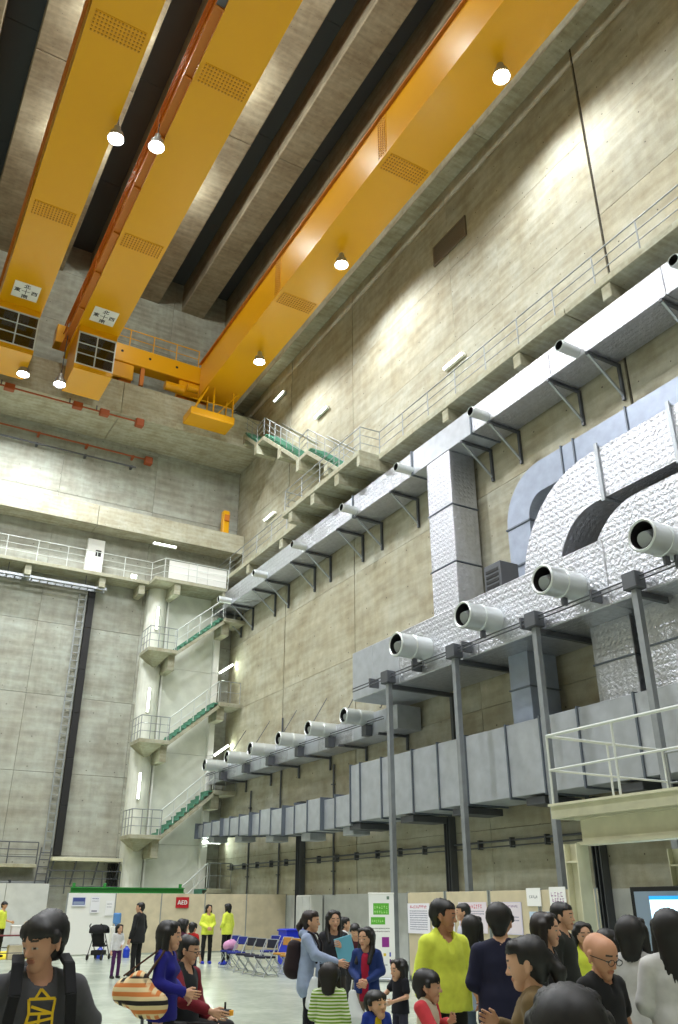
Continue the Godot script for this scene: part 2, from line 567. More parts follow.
func cabin(crane: Node3D, x0: float, x1: float) -> void:
	var zf := -35.6
	var zb := -38.0
	var y0 := 25.4
	# open box: floor, back, sides, so that the windows show a dark interior
	var c := blk(crane, "cabin_floor", M.yellow, Vector3(x0, y0, zf), Vector3(x1, y0 + 0.1, zb), 0.02)
	blk(c, "cabin_back", M.yellow, Vector3(x0, y0 + 0.1, zb + 0.06), Vector3(x1, 27.97, zb))
	blk(c, "cabin_side", M.yellow, Vector3(x0, y0 + 0.1, zf - 0.08), Vector3(x0 + 0.05, 27.97, zb + 0.06))
	blk(c, "cabin_side", M.yellow, Vector3(x1 - 0.05, y0 + 0.1, zf - 0.08), Vector3(x1, 27.97, zb + 0.06))
	blk(c, "operator_seat", M.black, Vector3((x0 + x1) / 2 - 0.3, y0 + 0.1, zf - 0.9), Vector3((x0 + x1) / 2 + 0.3, y0 + 1.1, zf - 1.5), 0.1)
	blk(c, "sill_panel", M.yellow, Vector3(x0, y0 + 0.1, zf), Vector3(x1, y0 + 0.28, zf - 0.06))
	blk(c, "head_panel", M.yellow, Vector3(x0, 27.6, zf), Vector3(x1, 27.97, zf - 0.06))
	var fr := blk(crane, "window_frame", M.rail_white, Vector3(x0, y0 + 0.28, zf + 0.02), Vector3(x1, y0 + 0.34, zf - 0.06))
	blk(fr, "frame_bar", M.rail_white, Vector3(x0, 27.54, zf + 0.02), Vector3(x1, 27.6, zf - 0.06))
	for k in 3:
		var x := x0 + 0.03 + k * (x1 - x0 - 0.06) / 2.0
		blk(fr, "frame_bar", M.rail_white, Vector3(x - 0.03, y0 + 0.34, zf + 0.02), Vector3(x + 0.03, 27.54, zf - 0.06))
	for k in 2:
		var y := y0 + 0.34 + (k + 1) * 0.6
		blk(fr, "frame_bar", M.rail_white, Vector3(x0, y - 0.02, zf + 0.015), Vector3(x1, y + 0.02, zf - 0.05))
	for i in 2:
		for k in 3:
			blk(fr, "pane", M.glass, Vector3(x0 + 0.06 + i * (x1 - x0 - 0.06) / 2.0, y0 + 0.34 + k * 0.6, zf - 0.02), Vector3(x0 + (i + 1) * (x1 - x0 - 0.06) / 2.0, y0 + 0.92 + k * 0.6, zf - 0.028))

func compass_sign(crane: Node3D, x: float) -> void:
	var s := put(crane, "compass_sign", board_mesh(1.18, 1.18, 0.03), printed(M.compass), Vector3(x, 27.95, -34.35), Basis(Vector3.RIGHT, PI / 2))
	s.set_meta("label", "white board with black compass characters")

func flood_lamp(at: Vector3, hang: float, label: String, k := 1.0) -> void:
	var l := thing("flood_lamp", label, "lamp", at, "flood lamps under the crane girders")
	var bell := lathe([Vector2(0.30, 0.0), Vector2(0.31, 0.04), Vector2(0.24, 0.30), Vector2(0.14, 0.40), Vector2(0.12, 0.62), Vector2(0.0, 0.64)], 18)
	put(l, "reflector", bell, M.steel_light, at)
	rod(l, "hanger", M.steel, at + Vector3.UP * 0.6, at + Vector3.UP * (0.62 + hang), 0.025)
	put(l, "bulb", lathe([Vector2(0, 0.0), Vector2(0.2, 0.02), Vector2(0.26, 0.08), Vector2(0.2, 0.12), Vector2(0, 0.13)], 14), M.lamp_glow, at)
	var s := SpotLight3D.new()
	s.name = "lamp_light"
	s.light_energy = LAMP_ENERGY * k
	s.light_color = Color(0.97, 0.985, 1.0)
	s.spot_angle = 84.0
	s.spot_angle_attenuation = 0.6
	s.spot_range = 90.0
	s.spot_attenuation = 2.0
	s.light_size = 0.28
	s.shadow_enabled = true
	l.add_child(s)
	s.position = Vector3(0, -0.02, 0)
	s.rotation.x = -PI / 2

func build_cranes() -> void:
	M.compass = compass_texture()
	var a := thing("overhead_crane", "yellow crane bridge with one girder in view and a control cabin at its far end", "crane", Vector3(2.7, 27.6, -39.5))
	girder(a, 1.75, 3.68, -38.9)
	cabin(a, 1.75, 3.68)
	compass_sign(a, 2.72)
	blk(a, "end_carriage", M.yellow, Vector3(-6, 29.1, -39.1), Vector3(3.9, 30.2, -39.9), 0.03)
	for x in [-5.0, 2.0]:
		put(a, "wheel", lathe([Vector2(0, -0.1), Vector2(0.36, -0.1), Vector2(0.36, 0.1), Vector2(0, 0.1)], 18), M.orange, Vector3(x, 28.05, -39.5), Basis(Vector3.RIGHT, PI / 2))
		blk(a, "wheel_housing", M.yellow, Vector3(x - 0.5, 28.05, -39.2), Vector3(x + 0.5, 29.1, -39.35), 0.02)
		blk(a, "wheel_housing", M.yellow, Vector3(x - 0.5, 28.05, -39.65), Vector3(x + 0.5, 29.1, -39.8), 0.02)
	var b := thing("overhead_crane", "yellow crane bridge with two girders joined by an end carriage near the corner", "crane", Vector3(10.3, 27.6, -39.5))
	girder(b, 5.55, 7.5, -38.9)
	girder(b, 13.2, 15.2, -39.0)
	cabin(b, 5.6, 7.5)
	compass_sign(b, 6.45)
	blk(b, "end_carriage", M.yellow, Vector3(5.0, 29.05, -39.1), Vector3(15.6, 30.2, -39.9), 0.03)
	for x in [8.6, 10.2, 11.8]:
		rod(b, "lifting_hole_rim", M.black, Vector3(x, 29.72, -39.09), Vector3(x, 29.72, -39.13), 0.08, 10)
	for x in [7.9, 9.0, 12.4, 13.6]:
		put(b, "wheel", lathe([Vector2(0, -0.1), Vector2(0.36, -0.1), Vector2(0.36, 0.1), Vector2(0, 0.1)], 18), M.orange, Vector3(x, 28.05, -39.5), Basis(Vector3.RIGHT, PI / 2))
	for x in [8.45, 13.0]:
		blk(b, "wheel_housing", M.yellow, Vector3(x - 0.95, 28.05, -39.2), Vector3(x + 0.95, 29.05, -39.35), 0.05)
		blk(b, "wheel_housing", M.yellow, Vector3(x - 0.95, 28.05, -39.65), Vector3(x + 0.95, 29.05, -39.8), 0.05)
	rod(b, "drive_motor", M.yellow, Vector3(11.2, 28.3, -39.1), Vector3(12.3, 28.3, -39.1), 0.27, 14)
	rod(b, "drive_motor", M.yellow, Vector3(12.4, 28.35, -38.75), Vector3(13.05, 28.35, -38.75), 0.22, 14)
	bar(b, "buffer_post", M.orange, Vector3(9.9, 29.05, -39.3), Vector3(9.9, 27.9, -39.3), 0.22, 0.22)
	railing(b, M.yellow, [Vector3(7.6, 30.2, -39.2), Vector3(13.1, 30.2, -39.2)], 1.15, 1.35, 2, 0.035, 0.035)
	# catwalk on the near side of the second girder
	var cw := blk(b, "catwalk", M.orange, Vector3(5.2, 28.1, 13.5), Vector3(5.5, 28.2, -38.5))
	blk(cw, "grating", M.steel, Vector3(5.2, 28.07, -6), Vector3(5.5, 28.1, -17.0))
	for k in 18:
		var z := 12.0 - k * 2.9
		bar(cw, "bracket", M.orange, Vector3(5.52, 28.0, z), Vector3(5.22, 28.1, z), 0.08, 0.1)
		rod(cw, "rail_post", M.orange, Vector3(5.22, 28.3, z), Vector3(5.22, 29.4, z), 0.03, 6)
	rod(cw, "hand_rail", M.orange, Vector3(5.22, 29.4, 13), Vector3(5.22, 29.4, -38), 0.035, 6)
	rod(cw, "hand_rail", M.orange, Vector3(5.22, 28.85, 13), Vector3(5.22, 28.85, -38), 0.03, 6)
	# work platform slung under the end of the third girder
	var pf := blk(b, "work_platform", M.yellow, Vector3(12.3, 25.85, -37.35), Vector3(14.85, 25.95, -38.65), 0.02)
	blk(pf, "toe_board", M.yellow, Vector3(12.3, 25.95, -37.35), Vector3(14.85, 26.3, -37.4))
	blk(pf, "toe_board", M.yellow, Vector3(12.3, 25.95, -37.4), Vector3(12.35, 26.3, -38.65))
	for x in [12.4, 13.6, 14.75]:
		bar(pf, "hanger", M.yellow, Vector3(maxf(x, 13.25), 27.97, -37.5), Vector3(x, 25.95, -37.45), 0.07, 0.07)
		bar(pf, "hanger", M.yellow, Vector3(maxf(x, 13.25), 27.97, -38.5), Vector3(x, 25.95, -38.6), 0.07, 0.07)
	bar(pf, "brace", M.yellow, Vector3(13.6, 25.95, -37.42), Vector3(15.0, 27.95, -37.5), 0.06, 0.06)
	rod(pf, "platform_rail", M.yellow, Vector3(12.35, 26.9, -37.45), Vector3(14.8, 26.9, -37.45), 0.03, 6)
	# lamps: three under the third girder, two by each of the others, and the same rhythm behind the camera
	flood_lamp(Vector3(14.45, 27.2, -13.9), 0.1, "lit flood lamp highest in view under the girder along the duct wall", 0.72)
	flood_lamp(Vector3(14.35, 27.2, -24.6), 0.1, "lit flood lamp halfway along the girder beside the duct wall", 0.72)
	flood_lamp(Vector3(14.3, 27.2, -33.0), 0.1, "lit flood lamp near the far end of the girder by the wall stair", 0.72)
	flood_lamp(Vector3(3.78, 27.2, -23.0), 0.7, "lit flood lamp at the edge of the first girder, above the cabin", 1.4)
	flood_lamp(Vector3(5.2, 27.2, -22.6), 0.6, "lit flood lamp at the catwalk edge of the second girder", 1.4)
	flood_lamp(Vector3(3.55, 25.1, -37.0), 0.0, "lit flood lamp below the first crane cabin")
	flood_lamp(Vector3(5.3, 25.1, -37.0), 2.4, "lit flood lamp below the second crane cabin")
	for p in [Vector3(14.4, 27.2, -3.2), Vector3(14.4, 27.2, 7.5), Vector3(3.78, 27.2, -9.0), Vector3(5.2, 27.2, 5.0), Vector3(-9, 27.2, -30.0), Vector3(-9, 27.2, -16.0), Vector3(-9, 27.2, -2.0)]:
		flood_lamp(p, 9.5 if p.x < 0 else 0.6, "lit flood lamp out of the picture over the near part of the hall", 0.72 if p.x > 14.0 else 1.35)
	for z in [-32.0, -25.0, -18.0, -10.0, -2.0, 6.0]:
		pendant_lamp(Vector3(8.6, 35.1, z), "second")
		pendant_lamp(Vector3(3.4, 35.3, z), "first")

# Globe lamps hung under the ceiling above the crane girders; they light the beams and the girder sides.
func pendant_lamp(at: Vector3, over: String) -> void:
	var l := thing("pendant_lamp", "round ceiling lamp hidden above the %s crane girder" % over, "lamp", at, "pendant lamps along the ceiling")
	rod(l, "stem", M.steel, at + Vector3.UP * 0.18, Vector3(at.x, 38.2, at.z), 0.03)
	put(l, "globe", lathe([Vector2(0, -0.2), Vector2(0.12, -0.16), Vector2(0.19, -0.06), Vector2(0.19, 0.06), Vector2(0.12, 0.16), Vector2(0, 0.2)], 16), M.lamp_glow, at)
	var o := OmniLight3D.new()
	o.name = "globe_light"
	o.light_energy = PENDANT_ENERGY
	o.light_color = Color(0.98, 1.0, 0.97)
	o.omni_range = 90.0
	o.omni_attenuation = 2.0
	o.light_size = 0.18
	o.shadow_enabled = true
	l.add_child(o)

const ORDER := ["first", "second", "third", "fourth", "fifth", "sixth", "seventh", "eighth", "ninth", "tenth", "eleventh", "twelfth", "thirteenth", "fourteenth", "fifteenth", "sixteenth", "seventeenth"]

# ---------- walkway and stair high on the wall ----------
func build_wall_walkway() -> void:
	var w := thing("concrete_walkway", "concrete walkway cantilevered along the upper wall above the foil duct", "walkway", Vector3(W, 17.6, -14))
	for seg in [[14.0, -4.0], [-4.03, -14.0], [-14.03, -24.5]]:
		blk(w, "slab", M.slab, Vector3(16.0, 17.8, seg[0]), Vector3(W, 18.05, seg[1]), 0.015)
	blk(w, "slab", M.slab, Vector3(15.1, 17.8, -24.53), Vector3(W, 18.05, -31.4), 0.015)
	blk(w, "slab", M.slab, Vector3(16.1, 17.8, -31.43), Vector3(W, 18.05, -41.9), 0.015)
	blk(w, "edge_block", M.slab, Vector3(15.1, 17.32, -24.5), Vector3(W, 17.8, -24.72), 0.015)
	for k in 9:
		var z := 6.8 - k * 3.85
		if z > -24.0:
			blk(w, "corbel", M.slab, Vector3(16.05, 17.3, z + 0.17), Vector3(W, 17.8, z - 0.17), 0.02)
	for z in [-26.4, -28.5, -30.6]:
		slab(w, "corbel", M.slab, [Vector2(z - 0.17, 17.3), Vector2(z + 0.17, 17.3), Vector2(z + 0.17, 17.8), Vector2(z - 0.17, 17.8)], 15.15, W)
	for z in [-33.6, -37.5, -41.2]:
		blk(w, "corbel", M.slab, Vector3(16.15, 17.3, z + 0.17), Vector3(W, 17.8, z - 0.17), 0.02)
	var r := thing("handrail", "thin grey steel handrail along the edge of the upper concrete walkway", "railing", Vector3(16.1, 18.05, -14))
	railing(r, M.rail, [Vector3(16.1, 18.05, 14), Vector3(16.1, 18.05, -24.55), Vector3(15.2, 18.05, -24.6), Vector3(15.2, 18.05, -31.3), Vector3(16.2, 18.05, -31.35), Vector3(16.2, 18.05, -41.8)], 1.1, 1.65, 3, 0.026, 0.026)
	# stair climbing from the walkway to the crane runway, three flights along the wall
	var flights := [[18.05, -26.6, 21.45, -30.9], [21.45, -31.8, 24.9, -36.1], [24.9, -37.0, 27.9, -40.7]]
	var which := ["lowest", "middle", "uppermost"]
	for i in 3:
		var f: Array = flights[i]
		var s := thing("stair_flight", "%s of the three green stair flights climbing along the upper wall" % which[i], "stairs", Vector3(16.7, f[0], f[1]), "stair flights high on the wall")
		var n := 17
		for x in [16.12, 17.2]:
			bar(s, "stringer", M.slab, Vector3(x, f[0] - 0.12, f[1]), Vector3(x, f[2] - 0.14, f[3]), 0.08, 0.18)
		for k in n:
			var t := (k + 1.0) / n
			var p := Vector3(16.66, lerpf(f[0], f[2], t) - 0.03, lerpf(f[1], f[3], t - 0.5 / n))
			put(s, "tread", box(Vector3(1.02, 0.05, 0.28)), M.tread, p)
		blk(s, "landing", M.slab, Vector3(16.1, f[2] - 0.2, f[3]), Vector3(W, f[2], f[3] - 0.9), 0.015)
		for t in ([0.15, 0.55] if i == 0 else [0.0, 0.5]):
			var y := lerpf(f[0], f[2], t)
			var z := lerpf(f[1], f[3], t)
			slab(s, "corbel", M.slab, [Vector2(z - 0.16, y - 0.75), Vector2(z + 0.16, y - 0.75), Vector2(z + 0.16, y - 0.12), Vector2(z - 0.16, y + 0.0)], 16.05, W)
		railing(s, M.rail, [Vector3(16.12, f[0] + 0.1, f[1]), Vector3(16.12, f[2] + 0.1, f[3]), Vector3(16.12, f[2], f[3] - 0.88)], 1.05, 1.0, 3, 0.024, 0.022)
		rod(s, "wall_rail", M.rail, Vector3(17.2, f[0] + 1.1, f[1]), Vector3(17.2, f[2] + 1.1, f[3]), 0.024, 6)
	# tubes on the wall above the walkway and stair
	for a in [[20.7, -20.8, "lit tube fixture on the wall above the long straight walkway"], [24.2, -31.5, "lit tube fixture beside the lowest wall stair flight"], [28.0, -36.5, "lit tube fixture beside the upper wall stair flight"], [30.6, -41.0, "lit tube fixture high in the corner under the crane girder"], [20.7, -37.2, "lit tube fixture on the wall near the walkway's corner end"]]:
		tube_lamp(Vector3(W - 0.09, a[0], a[1]), Vector3(0, 0, 1), Vector3.LEFT, a[2])

func tube_lamp(at: Vector3, dir: Vector3, out: Vector3, label: String, l := 1.25) -> void:
	var o := thing("tube_lamp", label, "lamp", at, "fluorescent tube fixtures")
	bar(o, "housing", M.white, at - dir * l / 2, at + dir * l / 2, 0.14, 0.14, 0.01)
	var c := at + out * 0.1
	rod(o, "tube", M.tube_glow, c - dir * (l / 2 - 0.04), c + dir * (l / 2 - 0.04), 0.05, 8)
	var a := AreaLight3D.new()
	a.name = "tube_light"
	a.area_size = Vector2(l, 0.12)
	a.light_energy = TUBE_ENERGY
	a.light_color = Color(0.93, 1.0, 0.93)
	a.area_range = 40.0
	a.shadow_enabled = true
	o.add_child(a)
	a.transform = Transform3D(Basis(dir, (-out).cross(dir) * -1.0, -out * -1.0), out * 0.17)
	a.look_at_from_position(at + out * 0.17, at + out * 2.0, dir.cross(out))

# ---------- foil-clad supply duct under the walkway ----------
func nozzle(parent: Node3D, tip: Vector3, base_x: float, r: float, vane := true) -> void:
	var l := base_x - tip.x
	var k := key("nozzle", [l, r])
	if not shared.has(k):
		shared[k] = lathe([Vector2(0.0, l * 0.62), Vector2(r * 0.82, l * 0.6), Vector2(r * 0.86, 0.03), Vector2(r * 0.96, 0.0), Vector2(r * 1.05, 0.03), Vector2(r * 1.05, 0.10), Vector2(r, 0.12), Vector2(r, l * 0.48), Vector2(r * 1.04, l * 0.49), Vector2(r * 1.04, l * 0.53), Vector2(r, l * 0.54), Vector2(r, l)], 22)
		shared[k + "in"] = lathe([Vector2(r * 0.80, 0.20), Vector2(r * 0.80, 0.05), Vector2(r * 0.855, 0.045), Vector2(r * 0.855, 0.6 * l), Vector2(0.0, 0.61 * l)], 22)
	var turn := Basis(Vector3(0, 0, 1), -PI / 2)    # lathe axis +y becomes +x
	var n := put(parent, "nozzle", shared[k], M.tube, tip, turn)
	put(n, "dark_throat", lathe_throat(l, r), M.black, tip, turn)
	if vane:
		var d := rod(n, "throat_drum", M.rail, tip + Vector3(0.10, -r * 0.30, 0.0), tip + Vector3(l * 0.35, r * 0.12, 0), r * 0.52, 14)
		d.set_meta("label", "pale adjustable drum inside the nozzle mouth")

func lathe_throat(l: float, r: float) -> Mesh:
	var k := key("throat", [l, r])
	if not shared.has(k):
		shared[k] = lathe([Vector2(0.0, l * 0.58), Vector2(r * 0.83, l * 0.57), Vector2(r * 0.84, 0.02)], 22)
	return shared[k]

func build_upper_duct() -> void:
	var d := thing("supply_duct", "long foil-clad rectangular duct with small nozzles below the upper walkway", "duct", Vector3(16.6, 16.0, -14))
	var cuts := [14.0, 5.0, -3.5, -10.6, -14.9, -18.7, -22.2, -26.5, -31.0, -35.0, -38.0, -41.6]
	for i in cuts.size() - 1:
		var z0: float = cuts[i]
		var z1: float = cuts[i + 1]
		var m: Material = M.galv if i == 5 else M.foil
		blk(d, "duct_section", m, Vector3(16.0, 16.06, z0), Vector3(17.2, 17.02, z1 + 0.02), 0.015)
		if i > 3 and i < 7:
			blk(d, "flange", M.flange, Vector3(15.95, 16.02, z1 + 0.03), Vector3(17.22, 17.06, z1 - 0.03), 0.0)
	for z in [-1.5, -5.6, -9.75, -13.8, -17.9, -22.3, -26.3, -30.7, -34.8, -39.2]:
		nozzle(d, Vector3(15.3, 16.27, z), 16.02, 0.165, false)
	# insulated riser joining it to the lower duct
	var v := thing("duct_riser", "foil-clad vertical duct linking the upper duct to the lower one", "duct", Vector3(16.5, 10.1, -20.6))
	for k in 3:
		blk(v, "duct_section", M.foil, Vector3(16.0, 9.8 + k * 2.09, -20.0), Vector3(17.1, 11.86 + k * 2.09, -21.35), 0.02)
	for y in [11.87, 13.96]:
		blk(v, "flange", M.flange, Vector3(15.97, y, -19.97), Vector3(17.12, y + 0.03, -21.38))
	# wall brackets
	var spots := [-2.5, -5.3, -8.0, -10.75, -13.4, -15.0, -17.8, -19.25, -23.7, -26.3, -27.8, -30.6, -32.1, -34.8, -36.3, -39.0, -40.5]
	for i in spots.size():
		var z: float = spots[i]
		var b := thing("duct_bracket", "dark steel bracket under the upper foil duct, %s from the corner of the hall" % ORDER[spots.size() - 1 - i], "bracket", Vector3(W, 14.8, z), "brackets under the upper foil duct")
		bar(b, "arm", M.steel, Vector3(15.95, 16.0, z), Vector3(W, 16.0, z), 0.09, 0.09)
		bar(b, "leg", M.steel, Vector3(W - 0.05, 16.0, z), Vector3(W - 0.05, 14.8, z), 0.09, 0.09)
		bar(b, "brace", M.steel_light, Vector3(16.02, 15.97, z), Vector3(W - 0.06, 14.95, z), 0.06, 0.06)

# ---------- the large nozzle duct with its elbows ----------
func arc_elbow(zc: float, yc: float, ro: float, ri: float, z_to: float, y_to: float, n := 9) -> Array:
	# runs from z_to along the top, turns down about (zc, yc), ends at y_to; returns outline in (z, y)
	var p := [Vector2(z_to, yc + ro)]
	var ao := acos(maxf(0.0, (y_to - yc) / ro))
	var ai := acos(maxf(0.0, (y_to - yc) / ri))
	for k in n + 1:
		var a := ao * k / n
		p.append(Vector2(zc - ro * sin(a), yc + ro * cos(a)))
	if y_to < yc:
		p.append(Vector2(zc - ro, y_to))
		p.append(Vector2(zc - ri, y_to))
	for k in n + 1:
		var a := ai * (1.0 - float(k) / n)
		p.append(Vector2(zc - ri * sin(a), yc + ri * cos(a)))
	p.append(Vector2(z_to, yc + ri))
	return p

func build_main_duct() -> void:
	var d := thing("supply_duct", "large foil-clad rectangular duct with big nozzles carried on grey posts", "duct", Vector3(16, 8.1, -10))
	var cuts := [14.0, 5.0, -2.0, -8.0, -13.0, -18.0, -22.0]
	for i in cuts.size() - 1:
		blk(d, "duct_section", M.foil, Vector3(14.98, 8.1, cuts[i]), Vector3(17.1, 9.8, cuts[i + 1] + 0.015), 0.02)
	blk(d, "duct_section", M.galv, Vector3(14.98, 8.1, -22.0), Vector3(17.1, 9.8, -23.6), 0.02)
	blk(d, "duct_section", M.galv, Vector3(14.98, 8.1, -23.62), Vector3(17.1, 9.8, -24.95), 0.02)
	for z in [4.5, 1.3, -1.8, -4.9, -7.8, -10.9, -14.0, -17.15, -20.45]:
		nozzle(d, Vector3(13.8, 8.85, z), 15.0, 0.36)
		bar(d, "nozzle_bracket", M.steel, Vector3(14.5, 8.3, z), Vector3(14.5, 8.5, z), 0.07, 0.16)
	# elbow ducts falling into its top
	var e := thing("elbow_duct", "wide foil-clad elbow duct curving down into the large nozzle duct", "duct", Vector3(15.9, 10.1, -14))
	slab(e, "elbow", M.foil, arc_elbow(-13.2, 9.5, 2.85, 1.45, -2.0, 9.8, 12), 15.2, 16.5)
	for z in [-12.9, -10.6, -7.5]:
		bar(e, "hanger_strap", M.steel_light, Vector3(15.16, 10.85, z), Vector3(15.16, 12.5, z), 0.1, 0.05)
		bar(e, "hanger_strap", M.steel_light, Vector3(15.16, 10.9, z), Vector3(16.5, 10.9, z), 0.1, 0.05)
		bar(e, "hanger_strap", M.steel_light, Vector3(15.16, 12.42, z), Vector3(17.0, 12.42, z), 0.08, 0.05)
	var e2 := thing("elbow_duct", "lower foil-clad elbow duct half hidden under the wide one", "duct", Vector3(15.9, 10.1, -10))
	slab(e2, "elbow", M.foil, arc_elbow(-11.9, 8.9, 1.75, 0.95, -2.0, 9.8, 10), 15.2, 16.6)
	var g := thing("elbow_duct", "blue-grey galvanised elbow duct against the wall behind the foil elbow", "duct", Vector3(16.9, 10.1, -17))
	slab(g, "elbow", M.galv2, arc_elbow(-16.4, 12.4, 1.65, 0.65, -2.0, 9.8, 10), 16.6, 17.25)
	for z in [-15.4, -14.9, -12.9, -10.9, -8.9]:
		blk(g, "flange", M.flange, Vector3(16.56, 13.0, z), Vector3(17.27, 14.1, z - 0.05))
	for y in [11.0, 12.3]:
		blk(g, "flange", M.flange, Vector3(16.56, y, -17.0), Vector3(17.27, y + 0.05, -18.1))
	# dark control box standing on the duct
	var cb := thing("control_box", "small dark box standing on top of the large duct beside the riser", "box", Vector3(15.8, 10.1, -17.9))
	blk(cb, "casing", M.steel, Vector3(15.3, 9.82, -17.1), Vector3(16.0, 10.75, -17.85), 0.02)
	for k in 4:
		blk(cb, "louvre", M.black, Vector3(15.285, 10.0 + k * 0.16, -17.2), Vector3(15.31, 10.09 + k * 0.16, -17.75))
	# portal frames: post, arm and wall leg
	var zs := [-1.8, -5.2, -8.6, -12.0, -15.3, -18.7, -22.2]
	var said := ["out of the picture near the camera", "out of the picture beside the platform", "out of the picture over the platform", "standing behind the platform railing", "rising at the end of the platform railing", "second from the large duct's far end", "at the large duct's far end"]
	for i in zs.size():
		var z: float = zs[i]
		var p := thing("duct_support", "grey steel post with arm and top box, " + said[i], "support", Vector3(14.7, 0, z), "posts carrying the large duct")
		bar(p, "post", M.post, Vector3(14.7, 0, z), Vector3(14.7, 8.1, z), 0.15, 0.15)
		bar(p, "arm", M.steel, Vector3(14.7, 8.02, z), Vector3(W, 8.02, z), 0.12, 0.14)
		bar(p, "wall_leg", M.steel, Vector3(W - 0.08, 8.0, z), Vector3(W - 0.08, 6.2, z), 0.13, 0.13)
		blk(p, "junction_box", M.steel, Vector3(14.5, 8.1, z + 0.2), Vector3(14.85, 8.5, z - 0.2), 0.02)
	var c := thing("conduit_run", "pair of thin grey conduits running along the face of the large duct", "conduit", Vector3(14.75, 8.3, -10))
	for y in [8.28, 8.38]:
		rod(c, "conduit", M.steel, Vector3(14.66, y, 12), Vector3(14.66, y, -24.4), 0.022, 6)
	for k in 12:
		blk(c, "clip", M.steel, Vector3(14.62, 8.2, 4.2 - k * 2.5), Vector3(14.99, 8.5, 4.26 - k * 2.5))

